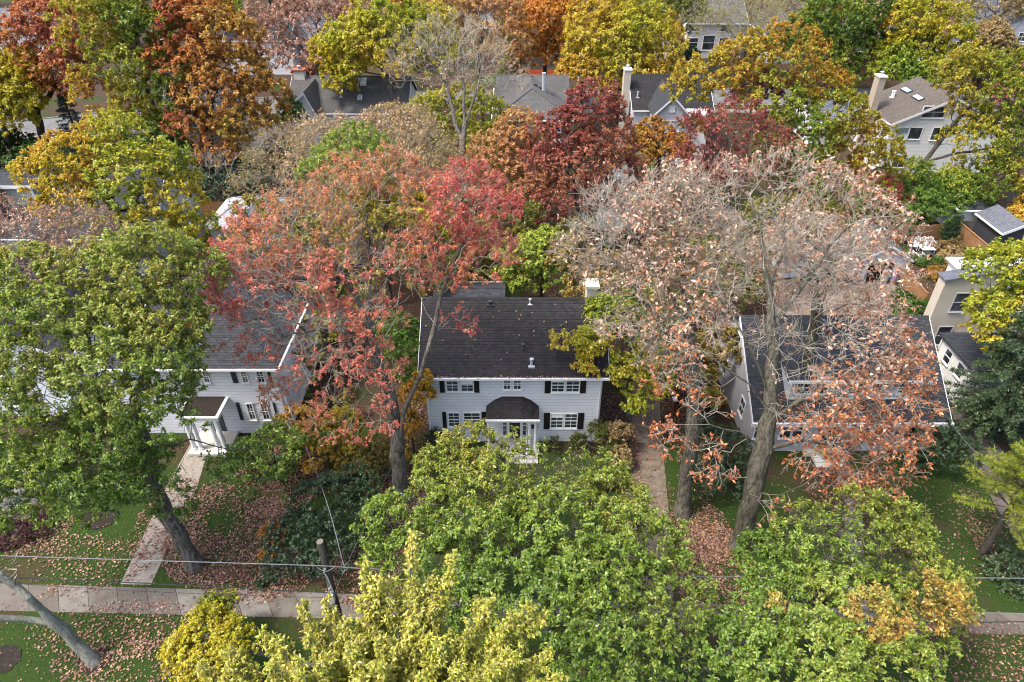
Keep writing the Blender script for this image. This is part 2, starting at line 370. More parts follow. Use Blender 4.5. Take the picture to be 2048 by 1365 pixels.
def lobe(q, blobs):
    b = np.array(blobs); return b[np.argmin(np.linalg.norm(q[:, None, :]-b[None, :, :3], axis=2)/b[None, :, 3], 1), 5]
def tree(name, label, cat, base, blobs, leaf, bark='oak_bark', n=500, per=10, size=.2, asp=.5, rbase=.3, seed=1, limbs=None, group=None,
         twig=.5, twigs=3, bal=.25, seg=.8, wig=.14, shell=.5, spread=1., droop=.25, tone=(.5, .22, .2), tfreq=.5, rtip=.007, fork=.45, upw=.3, extra=None, trunk_name='trunk', crown_name='crown', wig0=.05, bare=0., tips_only=True, leafup=1.1, rmin=.009, twigbark=None, barek=0.):
    """tone = (middle, patch-to-patch spread, leaf-to-leaf spread) along the leaf palette"""
    rng = np.random.default_rng(seed); twigs = max(1, int(round(twigs*KT))); per = int(round(per*KP))
    blobs = [b if len(b) == 6 else tuple(b)+(0.,) for b in [b if len(b) > 4 else tuple(b)+(.85,) for b in blobs]]
    base = np.array(base, float)
    root = thing(name, label, cat, tuple(base), group)
    att, btone = sample_blobs(blobs, int(n*KN*(1.5 if base[1] > 58 else 1.)), rng, seed, shell)
    if extra is not None:
        att = np.concatenate([att, extra[0]]); btone = np.concatenate([btone, extra[1]])
    nodes = {'p': [], 'par': []}
    cen = np.average(np.array([b[:3] for b in blobs]), axis=0, weights=[b[3] for b in blobs])
    zlo = min(b[2]-b[3]*.6 for b in blobs)
    if limbs is None:
        top = base + (cen-base)*.85; zf = max(base[2]+.25*(cen[2]-base[2]), base[2]+fork*(zlo-base[2]))
        k = np.linspace(0, 1, 8)[:, None]
        cur = base*(1-k) + top*k; cur[:, :2] = base[:2] + (top-base)[:2]*(k**1.6)
        cur[1:, :2] += np.cumsum(rng.normal(size=(7, 2))*wig0*np.linalg.norm(top-base)/7*2, 0)
        polyline(nodes, list(cur)); pen = [3. if p[2] < zf else 0. for p in nodes['p']]
    else:
        for L in limbs:
            if L[0] is None: L_last = polyline(nodes, L[1])
            else:
                tgt = np.array(L[1][0]); j = int(np.argmin(np.linalg.norm(np.array(nodes['p'])-tgt, axis=1)))
                polyline(nodes, L[1][1:], j)
        zf = zlo - .5
        pen = [3. if p[2] < zf else 0. for p in nodes['p']]
        rngw = rng.normal(size=(len(nodes['p']), 3))*.05
        nodes['p'] = [p + (rngw[i] if i else 0) for i, p in enumerate(nodes['p'])]
    nodes['pen'] = np.array(pen)
    P, par = grow({'p': np.array(nodes['p']), 'par': np.array(nodes['par']), 'pen': nodes['pen']}, att, seg, bal, rng, wig)
    N_ = len(P)
    # radii (pipe model)
    cnt = np.zeros(N_); has = np.zeros(N_, bool); has[par[par >= 0]] = True; cnt[~has] = 1
    for i in range(N_-1, 0, -1):
        if par[i] >= 0: cnt[par[i]] += cnt[i]
    rad = rtip + (rbase-rtip)*(cnt/cnt[0])**.82
    hgt = np.clip((P[:, 2]-base[2])/1.2, 0, 1); rad *= 1 + .35*(1-hgt)**2
    main = np.full(N_, -1); best = np.zeros(N_)
    for i in range(1, N_):
        p = par[i]
        if p >= 0 and cnt[i] > best[p]: best[p] = cnt[i]; main[p] = i
    E = np.arange(N_)[par >= 0]; p0 = par[E]
    din = np.zeros((N_, 3)); din[E] = unit(P[E]-P[p0]); dout = din.copy()
    hm = main >= 0; dout[hm] = unit(P[main[hm]]-P[hm]); tan = unit(din+dout+1e-6)
    tan[0] = (0, 0, 1.); P[0, 2] -= .15
    ismain = main[p0] == E
    T0 = np.where(ismain[:, None], tan[p0], din[E]); R0 = np.where(ismain, rad[p0], np.minimum(rad[p0], rad[E]*1.3))
    segs = [(P[p0], P[E], T0, tan[E], R0, rad[E])]
    # twigs and leaves at the ends
    tips = np.where(~has)[0] if tips_only else np.where(cnt <= max(3, cnt[0]*.004))[0]
    cent = np.mean(P[tips], 0)
    tp = np.repeat(tips, twigs); out = unit(P[tp]-cent)
    tdir = unit(din[tp]*.7 + out*.35 + rng.normal(size=(len(tp), 3))*.62 + np.array([0, 0, upw]))
    tl = twig*(.5+.9*rng.random(len(tp)))
    t0 = P[tp]; t1 = t0 + tdir*tl[:, None]*.55 + rng.normal(size=t0.shape)*.06*twig; t2 = t1 + unit(tdir + rng.normal(size=t0.shape)*.35 + np.array([0, 0, .1]))*tl[:, None]*.45
    d1 = unit(t1-t0); d2 = unit(t2-t1); rr = np.full(len(tp), rmin)
    segs += [(t0, t1, d1, unit(d1+d2), np.maximum(rr, rad[tp]*.7), rr), (t1, t2, unit(d1+d2), d2, rr, rr*.6)]
    cat_ = [np.concatenate([s[k] for s in segs]) for k in range(6)]
    me = branch_mesh(trunk_name, cat_[0]-base, cat_[1]-base, *cat_[2:], bark, m2=twigbark)
    o = bpy.data.objects.new(trunk_name, me); C.objects.link(o); o.parent = root
    if per <= 0: return root
    keep = np.ones(len(tp), bool)
    if bare > 0: keep = (fbm(t2, .45, seed+7)*.5+.5 + .25*rng.normal(size=len(t2))) > bare + barek*lobe(t2, blobs)
    K = np.where(keep)[0]
    li = np.repeat(K, per); nl = len(li)
    f = .25 + .75*rng.random(nl)**.7
    q = np.where((f < .55)[:, None], t0[li] + (t1[li]-t0[li])*(f/.55)[:, None], t1[li] + (t2[li]-t1[li])*((f-.55)/.45)[:, None])
    td = d2[li]
    rv = rng.normal(size=(nl, 3)); radial = unit(rv - (rv*td).sum(1, keepdims=True)*td)
    ax = unit(td*.55 + radial*spread + np.array([0, 0, -.35])*droop*2)
    nr = unit(np.array([0, 0, leafup]) + rng.normal(size=(nl, 3))*.55 + unit(q-cent)*.5)
    Ls = size*(.65+.7*rng.random(nl)); Ws = Ls*asp*(.8+.4*rng.random(nl))
    V = leaf_verts(q - base, ax, nr, Ls, Ws, droop=droop)
    bt = btone.mean() if len(btone) == 0 else 0
    # tone carried from the nearest crown lobe plus patches plus leaf-to-leaf variety
    tn = tone[0] + tone[1]*fbm(q, tfreq, seed+3) + tone[2]*rng.normal(size=nl)*.8
    bl = np.array([b[:3] for b in blobs]); bo = np.array([b[5] for b in blobs])
    if np.any(bo != 0):
        t2u = t2[K]; j = np.argmin(np.linalg.norm(t2u[:, None, :]-bl[None], axis=2)/np.array([b[3] for b in blobs])[None], 1); tn += np.repeat(bo[j], per)
    me = mesh_quads(crown_name, V, nl, leaf, {'tone': np.clip(tn, 0, 1), 'vary': rng.random(nl)})
    o = bpy.data.objects.new(crown_name, me); C.objects.link(o); o.parent = root
    return root

def conifer(name, label, cat, base, height, radius, leaf, seed=1, z0=.12, whorl=.42, nb=7, droop=.25, size=.14, lean=(0, 0), rbase=.2, bark='dark_bark', tone=(.5, .2, .2), dens=1., up=0., asp=.22, power=.9, group=None):
    rng = np.random.default_rng(seed); base = np.array(base, float); root = thing(name, label, cat, tuple(base), group)
    S = []; leafp, leafd = [], []
    def axis(t): return base + np.array([lean[0]*t, lean[1]*t, height*t])
    ts = np.linspace(0, 1, 14); A = np.array([axis(t) for t in ts]); T = np.tile(unit(axis(1)-axis(0)), (13, 1))
    S.append((A[:-1], A[1:], T, T, rbase*(1-ts[:-1])**.8+.02, rbase*(1-ts[1:])**.8+.02))
    z = z0*height
    while z < height*.99:
        t = z/height; rr = radius*min(1., (1-t)**power*1.05 + .03)
        for k in range(nb):
            a = rng.random()*6.283; L = rr*(.65+.45*rng.random()); d = np.array([math.cos(a), math.sin(a), 0])
            m = max(3, int(L/.3)); s = np.linspace(0, 1, m+1)
            pts = axis(t)[None] + d[None]*L*s[:, None]; pts[:, 2] += L*(up*s - droop*s*s + .12*droop*s**4*3); pts += rng.normal(size=pts.shape)*.03*s[:, None]
            D = unit(pts[1:]-pts[:-1]); rb = .012+.03*(1-t)*L/3*(1-s)
            S.append((pts[:-1], pts[1:], D, D, rb[:-1], rb[1:]))
            # side sprays
            ns = int(max(4, L*11*dens)); u = .18+.82*rng.random(ns)**.8
            i = np.minimum((u*m).astype(int), m-1); fr = (u*m-i)[:, None]; sp_ = pts[i]*(1-fr)+pts[i+1]*fr
            sgn = np.where(rng.random(ns) < .5, 1., -1.)
            sd_ = unit(D[i]*.75 + sgn[:, None]*np.cross(D[i], [0, 0, 1.])*.8 + np.array([0, 0, -.18*droop*2]) + rng.normal(size=(ns, 3))*.15)
            sl_ = (.16+.26*(1-u))*min(1.6, L)**.5*(.7+.6*rng.random(ns))
            S.append((sp_, sp_+sd_*sl_[:, None], sd_, sd_, np.full(ns, .006), np.full(ns, .003)))
            nn = 7; v = rng.random((ns, nn)); leafp.append((sp_[:, None]+sd_[:, None]*(sl_[:, None]*v)[:, :, None]).reshape(-1, 3)); leafd.append(np.repeat(sd_, nn, 0))
        z += whorl*(.7+.6*rng.random())*(1.1-.5*t)
    c6 = [np.concatenate([s[k] for s in S]) for k in range(6)]
    o = bpy.data.objects.new('trunk', branch_mesh('trunk', c6[0]-base, c6[1]-base, *c6[2:], bark)); C.objects.link(o); o.parent = root
    q = np.concatenate(leafp); d = np.concatenate(leafd); nl = len(q)
    ax = unit(d*.8 + rng.normal(size=(nl, 3))*.5 + np.array([0, 0, -.1])); nr = unit(np.array([0, 0, 1.]) + rng.normal(size=(nl, 3))*.5)
    Ls = size*(.7+.6*rng.random(nl)); V = leaf_verts(q-base, ax, nr, Ls, Ls*asp, .1, .1)
    tn = np.clip(tone[0] + tone[1]*fbm(q, .8, seed) + tone[2]*rng.normal(size=nl), 0, 1)
    o = bpy.data.objects.new('crown', mesh_quads('crown', V, nl, leaf, {'tone': tn, 'vary': rng.random(nl)})); C.objects.link(o); o.parent = root
    return root

def B(*rows):
    """crown lobes as (u, v, Y, radius[, tone shift]): pixel of the lobe's middle and how far out it stands"""
    return [tuple(PY(r[0], r[1], r[2])) + (r[3]*(1.0 if r[2] < 36 else 1.25 if r[2] < 58 else 1.42), .85, r[4] if len(r) > 4 else 0.) for r in rows]
def shrub(name, label, blobs, leaf, n=160, per=10, size=.1, asp=.5, seed=1, tone=(.5, .2, .2), twig=.3, group=None, bark='dark_bark', **kw):
    c = np.average(np.array([b[:3] for b in blobs]), axis=0, weights=[b[3] for b in blobs])
    return tree(name, label, 'shrub', (c[0], c[1], -.02), blobs, leaf, bark, n, per, size, asp, .06, seed, twig=twig, twigs=3, tone=tone, group=group, shell=.55, seg=.5, fork=.1, trunk_name='stems', crown_name='foliage', **kw)

def plume_tree(name, label, cat, base, hub, tips, leaf, bark, seed=1, size=.12, asp=.42, tone=(.45, .14, .2), rbase=.26):
    """a tree of ascending shoots, each one a plume of hanging leaves"""
    rng = np.random.default_rng(seed); root = thing(name, label, cat, tuple(base)); S = []; SP, SD, SL = [], [], []
    def tubes(p, r0, r1):
        D = unit(p[1:]-p[:-1]); T = unit(np.concatenate([D[:1], D[:-1]+D[1:], D[-1:]])); r = np.linspace(r0, r1, len(p)); S.append((p[:-1], p[1:], T[:-1], T[1:], r[:-1], r[1:]))
    k = np.linspace(0, 1, 8)[:, None]; tubes(base*(1-k)+hub*k + np.sin(k*5)*np.array([.12, .06, 0]), rbase, rbase*.7)
    def plume(s, mid, t, r0, f0, dens, wid):
        L = np.linalg.norm(t-s); f = np.linspace(0, 1, 12)[:, None]; p = (1-f)**2*s + 2*f*(1-f)*mid + f*f*t; p[1:-1] += rng.normal(size=(10, 3))*.03*L*.3; tubes(p, r0, .01)
        m = int(L*(1-f0)*dens); u = f0 + (1-f0)*rng.random(m)**.85; i = np.minimum((u*11).astype(int), 10); fr = (u*11-i)[:, None]; q = p[i]*(1-fr)+p[i+1]*fr; D = unit(p[i+1]-p[i])
        rv = rng.normal(size=(m, 3)); rad = unit(rv-(rv*D).sum(1, keepdims=True)*D); d = unit(D*.7+rad*.9+np.array([0, 0, .15])); l = wid*(.35+.9*(1-u))*(.5+.8*rng.random(m))
        S.append((q, q+d*l[:, None], d, d, np.full(m, .008), np.full(m, .004))); SP.append(q); SD.append(d); SL.append(l); return p
    for t in tips:
        t3 = np.array(t); mid = hub+(t3-hub)*.55+np.array([0, 0, -.6]); p = plume(hub, mid, t3, .085, .38, 42, .55)
        for j in range(6):
            i = rng.integers(3, 10); s = p[i]; D = unit(p[i+1]-p[i]); Ls = (1.5-.09*i)*(.8+.5*rng.random()); d = unit(D + rng.normal(size=3)*np.array([.75, .75, .3])+np.array([0, 0, .45])); e = s+d*Ls+np.array([0, 0, .25*Ls]); plume(s, s+d*Ls*.5+np.array([0, 0, -.05]), e, .025, .1, 38, .4)
    c6 = [np.concatenate([x[k] for x in S]) for k in range(6)]
    o = bpy.data.objects.new('trunk', branch_mesh('trunk', c6[0]-base, c6[1]-base, *c6[2:], bark)); C.objects.link(o); o.parent = root
    P, D, L = np.concatenate(SP), np.concatenate(SD), np.concatenate(SL); per = 13; i = np.repeat(np.arange(len(P)), per); n = len(i)
    q = P[i]+D[i]*(L[i]*(.1+.95*rng.random(n)))[:, None]; rv = rng.normal(size=(n, 3)); ax = unit(D[i]*.55+rv*.55+np.array([0, 0, -.55])); nr = unit(rng.normal(size=(n, 3))*.6+np.array([0, 0, .9]))
    Ls = size*(.65+.7*rng.random(n)); tn = np.clip(tone[0]+tone[1]*fbm(q, .7, seed)+tone[2]*rng.normal(size=n), 0, 1)
    o = bpy.data.objects.new('crown', mesh_quads('crown', leaf_verts(q-base, ax, nr, Ls, Ls*asp, .15, .25), n, leaf, {'tone': tn, 'vary': rng.random(n)})); C.objects.link(o); o.parent = root
    print('plume leaves', n); return root
# ---------------------------------------------------------------- ground, walks and drives
def g_ground():
    g = N('lawn_ground'); p = g.pos(); n = g.noise(p, .16, 6, .6); n2 = g.noise(p, 1.6, 6, .65); n3 = g.noise(p, 26, 4, .7)
    grass = g.mix(n2, (.014, .036, .006, 1), (.036, .072, .01, 1)); n4 = g.noise(p, 9, 5, .8); grass = g.mix(g.ramp(n4, [(.4, (0, 0, 0)), (.62, (.8, .8, .8))]), grass, (.01, .022, .004, 1)); grass = g.mix(g.ramp(n3, [(.45, (0, 0, 0)), (.7, (.8, .8, .8))]), grass, (.06, .095, .018, 1))
    soil = g.mix(n2, (.04, .026, .016, 1), (.1, .058, .035, 1)); soil = g.mix(g.math('MULTIPLY', n3, .7), soil, (.04, .028, .02, 1))
    y = g.n('SeparateXYZ', i_0=p).outputs[1]
    far = g.math('MULTIPLY', g.n('MapRange', i_0=y, i_1=29., i_2=36., i_3=0., i_4=.17).outputs[0], 1.)
    k = g.ramp(g.math('ADD', n, far), [(.53, (0, 0, 0)), (.66, (1, 1, 1))])
    g.bsdf(g.mix(k, grass, soil), .95, g.bump(g.math('ADD', n3, n2), .9, .06), spec=.15)
g_ground()
mb = MB(); xs = [-900, -300, -120, -60, -30, 0, 30, 60, 120, 300, 900]; ys = [-200, 0, 20, 40, 70, 110, 160, 300, 700, 2200]
for a, b in zip(xs[:-1], xs[1:]):
    for c, d in zip(ys[:-1], ys[1:]): mb.poly([(a, c, 0), (b, c, 0), (b, d, 0), (a, d, 0)])
tag(mb.build('ground', 'lawn_ground'), kind='structure')

def sheet(name, px, mat, z=.004, world=None):
    pts = world or [PZ(u, v, 0) for u, v in px]
    pts = [(p[0], p[1], z) for p in pts]
    mb = MB(); mb.slab(pts, .05); return tag(mb.build(name, mat), kind='structure')

# sidewalk: concrete flags with open joints on a dark bed
g = N('sidewalk_concrete'); p = g.pos(); t = g.n('Attribute', attribute_name='tone').outputs['Fac']
c = g.ramp(t, [(0, (.06, .052, .042)), (.5, (.125, .112, .094)), (1, (.24, .225, .198))]); n = g.noise(p, 1.1, 6, .65); n2 = g.noise(p, 35, 4)
c = g.mix(g.ramp(n, [(.42, (0, 0, 0)), (.7, (.8, .8, .8))]), c, (.075, .055, .042, 1)); c = g.mix(g.math('MULTIPLY', n2, .45), c, (.1, .09, .075, 1))
g.bsdf(c, .9, g.bump(n2, .3, .01))
A, Bq = PZ(0, 1168), PZ(2040, 1227); A2, B2 = PZ(0, 1222), PZ(2040, 1270)
dirv = unit(Bq-A); dirv2 = unit(B2-A2)
mb = MB(); mbed = MB(); tones = []; rs = random.Random(4)
for k in range(-12, 60):
    s0, s1 = k*1.58, k*1.58+1.555
    q = [A+dirv*s0, A+dirv*s1, A2+dirv2*(s1-.05), A2+dirv2*(s0-.05)]
    mb.slab([(a[0], a[1], .03) for a in q], .06); tones += [rs.choice([.2, .35, .5, .55, .8])+rs.uniform(-.1, .1)]*6
o = tag(mb.build('sidewalk', 'sidewalk_concrete'), kind='structure')
at = o.data.attributes.new('tone', 'FLOAT', 'FACE'); at.data.foreach_set('value', np.array(tones, np.float32))
q = [A-dirv*19, A+dirv*95, A2+dirv2*95, A2-dirv2*19]
mbed.poly([(a[0], a[1], .006) for a in q[::-1]]); tag(mbed.build('sidewalk_bed', 'mulch'), kind='structure')

sheet('brick_path', [(241, 1169), (302, 1170), (394, 975), (420, 890), (380, 890), (333, 975)], 'paver_brick', .02)
sheet('gravel_driveway', [(1250, 1222), (1345, 1224), (1345, 1100), (1336, 1010), (1322, 860), (1318, 760), (1312, 640), (1270, 640), (1266, 760), (1262, 860), (1258, 1010), (1255, 1100)], 'gravel', .012)
sheet('side_driveway', [(2120, 1222), (2250, 1222), (2080, 985), (1985, 880), (1930, 815), (1895, 815), (1935, 900), (1990, 1010), (2048, 1108)], 'old_drive', .012)
sheet('front_walk', [(1690, 1222), (1740, 1223), (1722, 1005), (1700, 925), (1668, 925), (1690, 1005)], 'kerb_concrete', .016)
sheet('concrete_apron', [(1540, 640), (1660, 640), (1800, 640), (1790, 566), (1700, 566), (1562, 560)], 'patio_concrete', .02)
sheet('left_drive', [(-60, 1090), (30, 1075), (80, 1000), (60, 930), (-60, 930)], 'kerb_concrete', .014)
sheet('rear_drive', [(1190, 460), (1290, 460), (1270, 330), (1210, 330)], 'asphalt', .014)
# the street behind the houses, with kerbs, and the lane that leaves it
def ribbon(name, pts, width, mat, z):
    pts = [np.array(p, float) for p in pts]; mb = MB(); L = []; R_ = []
    for i, p in enumerate(pts):
        t = unit(pts[min(i+1, len(pts)-1)]-pts[max(i-1, 0)]); nn = np.array([-t[1], t[0]]); L.append(p+nn*width/2); R_.append(p-nn*width/2)
    for i in range(len(pts)-1): mb.slab([(*L[i], z), (*R_[i], z), (*R_[i+1], z), (*L[i+1], z)], .08)
    return tag(mb.build(name, mat), kind='structure')
road = [(-140, 70), (-95, 86), (-72, 95), (-55, 102), (-38, 107.5), (-20, 110.5), (10, 112), (60, 112), (160, 112)]
ribbon('street', road, 8.5, 'asphalt', .02)
def offs(pts, d):
    out = []
    for i, p in enumerate(pts):
        t = unit(np.array(pts[min(i+1, len(pts)-1)], float)-np.array(pts[max(i-1, 0)], float)); out.append(np.array(p)+np.array([-t[1], t[0]])*d)
    return out
ribbon('street_kerb', offs(road, 4.4), .3, 'kerb_concrete', .12); ribbon('street_kerb', offs(road, -4.4), .3, 'kerb_concrete', .12)
ribbon('street_walk', offs(road, -7.2), 1.6, 'kerb_concrete', .03)
lane = [PZ(1345, 176)[:2], PZ(1340, 140)[:2], PZ(1328, 100)[:2], PZ(1315, 60)[:2]]
ribbon('lane', lane, 4.2, 'asphalt', .03)
def disc(name, u, v, rx, ry, mat='mulch', z=.025):
    c = PZ(u, v); rr = random.Random(u); mb = MB()
    pts = [(c[0]+rx*math.cos(a)*(1+rr.uniform(-.1, .1)), c[1]+ry*math.sin(a)*(1+rr.uniform(-.1, .1)), z) for a in np.linspace(0, 6.283, 22)[:-1]]
    mb.slab(pts, .05); return tag(mb.build(name, mat), kind='structure')
disc('mulch_bed', 190, 1322, .75, .65); disc('mulch_bed', 0, 1322, .95, .8); disc('mulch_bed', 195, 1040, 1.0, .75)
disc('flower_bed', 1900, 510, 4.0, 4.5, 'mulch', .02)

# ---------------------------------------------------------------- houses
def wallframe(h, face):
    x0, x1, y0, y1 = h['box']
    return {'front': (np.array([0, y0, 0]), np.array([1., 0, 0]), np.array([0, -1., 0])), 'left': (np.array([x0, 0, 0]), np.array([0, 1., 0]), np.array([-1., 0, 0])),
            'right': (np.array([x1, 0, 0]), np.array([0, 1., 0]), np.array([1., 0, 0]))}[face]
def fbox(mb, fr, a0, a1, z0, z1, d0, d1):
    """box on a wall: a along the wall, d out from it"""
    o, t, n = fr; p = o+t*a0+n*d0; q = o+t*a1+n*d1
    mb.box(min(p[0], q[0]), max(p[0], q[0]), min(p[1], q[1]), max(p[1], q[1]), z0, z1)
def window(h, face, a0, a1, z0, z1, cols=2, rows=2, frame='white_paint', glass='window_glass', sill=True, fw=.07, d=0., blind=0.):
    fr = wallframe(h, face); mb = MB()
    fbox(mb, fr, a0-fw, a0, z0-fw, z1+fw, d, d+.06); fbox(mb, fr, a1, a1+fw, z0-fw, z1+fw, d, d+.06)
    fbox(mb, fr, a0, a1, z1, z1+fw, d, d+.058); fbox(mb, fr, a0, a1, z0-fw, z0, d, d+.058)
    zm = (z0+z1)/2
    if rows > 1: fbox(mb, fr, a0, a1, zm-.03, zm+.03, d+.012, d+.05)
    for i in range(1, cols): x = a0+(a1-a0)*i/cols; fbox(mb, fr, x-.014, x+.014, z0, z1, d+.012, d+.035)
    for j in range(1, rows):
        if rows > 2 or False: z = z0+(z1-z0)*j/rows; fbox(mb, fr, a0, a1, z-.013, z+.013, d+.012, d+.034)
    w_ = mb.build('window', frame, h['root'])
    mb = MB(); fbox(mb, fr, a0, a1, z0, z1, d+.004, d+.015); mb.build('pane', glass, w_)
    if blind > 0: mb = MB(); fbox(mb, fr, a0+.01, a1-.01, z1-(z1-z0)*blind, z1-.01, d+.016, d+.02); mb.build('blind', 'canvas', w_)
    if sill: mb = MB(); fbox(mb, fr, a0-fw-.03, a1+fw+.03, z0-fw-.05, z0-fw-.003, d, d+.11); mb.build('sill', frame, w_)
    return w_
def shutter(h, face, a0, a1, z0, z1, m='black_paint'):
    fr = wallframe(h, face); mb = MB(); fbox(mb, fr, a0, a1, z0, z1, 0, .05)
    k = (a1-a0)*.14
    for za, zb in ((z0+.07, (z0+z1)/2-.04), ((z0+z1)/2+.04, z1-.07)):
        n = 7
        for i in range(n): zz = za+(zb-za)*i/n; fbox(mb, fr, a0+k, a1-k, zz, zz+(zb-za)/n*.6, .05, .065)
    return mb.build('shutter', m, h['root'])
def gable_poly(x0, x1, z0, ze, zr): return [(x0, z0), (x1, z0), (x1, ze), ((x0+x1)/2, zr), (x0, ze)]
def roof_gable(x0, x1, y0, y1, ze, zr, axis, over, th=.14, goff=0.3, mb=None):
    """two slopes over walls x0..x1, y0..y1"""
    mb = mb or MB()
    if axis == 'x':
        ym = (y0+y1)/2; sl_ = (zr-ze)/(ym-y0); e = ze-over*sl_
        for s in (0, 1):
            ya = y0-over if s == 0 else y1+over
            mb.slab([(x0-goff, ya, e+th), (x1+goff, ya, e+th), (x1+goff, ym, zr+th), (x0-goff, ym, zr+th)], th)
        mb.slab([(x0-goff-.02, ym-.13, zr+th+.03-.13*sl_), (x1+goff+.02, ym-.13, zr+th+.03-.13*sl_), (x1+goff+.02, ym, zr+th+.03), (x0-goff-.02, ym, zr+th+.03)], .025)
    else:
        xm = (x0+x1)/2; sl_ = (zr-ze)/(xm-x0); e = ze-over*sl_
        for s in (0, 1):
            xa = x0-over if s == 0 else x1+over
            mb.slab([(xa, y0-goff, e+th), (xm, y0-goff, zr+th), (xm, y1+goff, zr+th), (xa, y1+goff, e+th)], th)
    return mb
def roof_hip(x0, x1, y0, y1, ze, zr, over, th=.14, axis='x', mb=None, inset=None):
    mb = mb or MB(); X0, X1, Y0, Y1 = x0-over, x1+over, y0-over, y1+over; z = ze+th; zt = zr+th
    if axis == 'x':
        i = inset or (Y1-Y0)/2; ym = (Y0+Y1)/2; a, b = (X0+i, ym, zt), (X1-i, ym, zt)
        F_ = [[(X0, Y0, z), (X1, Y0, z), b, a], [(X1, Y1, z), (X0, Y1, z), a, b], [(X1, Y0, z), (X1, Y1, z), b], [(X0, Y1, z), (X0, Y0, z), a]]
    else:
        i = inset or (X1-X0)/2; xm = (X0+X1)/2; a, b = (xm, Y0+i, zt), (xm, Y1-i, zt)
        F_ = [[(X0, Y0, z), (X1, Y0, z), a], [(X1, Y1, z), (X0, Y1, z), b], [(X1, Y0, z), (X1, Y1, z), b, a], [(X0, Y1, z), (X0, Y0, z), a, b]]
    for f in F_: mb.slab(f, th)
    for f in F_[2:] if axis == 'x' else F_[:2]:     # hip caps
        ap = np.array(f[2])
        for c_ in f[:2]:
            mb.tube([np.array(c_)+[0, 0, .02], ap+[0, 0, .02]], .07, 5)
    return mb
def house(name, label, x0, x1, y0, y1, ze, zr, axis='x', style='gable', wall='white_siding', roof='black_shingle', trim='white_paint', over=.4, cat='house', gutter=True, goff=.3, z0=-.1, group=None, inset=None, rakes=True):
    root = thing(name, label, cat, ((x0+x1)/2, (y0+y1)/2, 0), group); h = {'root': root, 'box': (x0, x1, y0, y1)}
    mb = MB()
    if style == 'gable':
        if axis == 'x':
            P_ = gable_poly(y0, y1, z0, ze, zr-.02); a = [(x0, p[0], p[1]) for p in P_]; mb.slab(a, x1-x0, (1, 0, 0))
        else:
            P_ = gable_poly(x0, x1, z0, ze, zr-.02); a = [(p[0], y0, p[1]) for p in P_]; mb.slab(a, y1-y0, (0, 1, 0))
        rb = roof_gable(x0, x1, y0, y1, ze, zr, axis, over, goff=goff)
    else:
        mb.box(x0, x1, y0, y1, z0, ze); rb = roof_hip(x0, x1, y0, y1, ze, zr, over, axis=axis, inset=inset)
    mb.build('wall', wall, root); h['roof'] = rb.build('roof', roof, root)
    th = .14
    if gutter:
        if style == 'gable':
            sl_ = (zr-ze)/(((y1-y0) if axis == 'x' else (x1-x0))/2); e = ze-over*sl_
        else: e = ze
        gb = MB()
        if axis == 'x' or style == 'hip':
            gb.box(x0-(goff if style == 'gable' else over), x1+(goff if style == 'gable' else over), y0-over-.13, y0-over-.003, e-.02, e+.11)
        if axis == 'y' or style == 'hip':
            gb2 = MB(); ya, yb = (y0-goff, y1+goff) if style == 'gable' else (y0-over, y1+over)
            gb2.box(x0-over-.13, x0-over-.003, ya, yb, e-.02, e+.11); gb2.build('gutter', trim, root); gb2 = MB()
            gb2.box(x1+over+.003, x1+over+.13, ya, yb, e-.02, e+.11); gb2.build('gutter', trim, root)
        if gb.f: h['gutter'] = gb.build('gutter', trim, root)
    if rakes and style == 'gable':
        if axis == 'y':
            for xa in (x0-over, x1+over):
                xm = (x0+x1)/2; sl_ = (zr-ze)/(xm-x0); e = ze-over*sl_
                rk = MB(); rk.slab([(xa, y0-goff-.035, e+th+.03), (xm, y0-goff-.035, zr+th+.03), (xm, y0-goff-.035, zr-.12), (xa, y0-goff-.035, e-.12)], .032, (0, 1, 0)); rk.build('rake_board', trim, root)
        else:
            for x_, dx in ((x0-goff-.035, 1), (x1+goff+.035, -1)):
                for ya in (y0-over, y1+over):
                    ym = (y0+y1)/2; sl_ = (zr-ze)/(ym-y0); e = ze-over*sl_
                    rk = MB(); rk.slab([(x_, ya, e+th+.03), (x_, ym, zr+th+.03), (x_, ym, zr-.1), (x_, ya, e-.1)], .032, (dx, 0, 0)); rk.build('rake_board', trim, root)
    return h
def chimney(h, x, y, sx, sy, z0, z1, m='tan_brick', cap='stone_paint', flue=True, parent=None):
    mb = MB(); mb.box(x-sx/2, x+sx/2, y-sy/2, y+sy/2, z0, z1); c_ = mb.build('chimney', m, parent or h['root'])
    lv3 = parent is None
    mb = MB(); mb.box(x-sx/2-.09, x+sx/2+.09, y-sy/2-.09, y+sy/2+.09, z1+.003, z1+.16); mb.build('cap', cap, c_ if lv3 else h['root'])
    if flue:
        mb = MB(); mb.cone(x, y, z1+.165, z1+.5, .16, .16); mb.cone(x, y, z1+.52, z1+.6, .28, .1); mb.build('flue', 'light_metal', c_ if lv3 else h['root'])
    return c_
def vent(h, x, y, z, r=.06, hgt=.4, m='light_metal', name='vent_pipe'):
    mb = MB(); mb.cone(x, y, z-.1, z+hgt, r, r); mb.cone(x, y, z+hgt-.05, z+hgt+.04, r*1.5, r*1.5); mb.box(x-r*2.4, x+r*2.4, y-r*2.4, y+r*1.2, z-.12, z-.02)
    return mb.build(name, m, h['roof'])

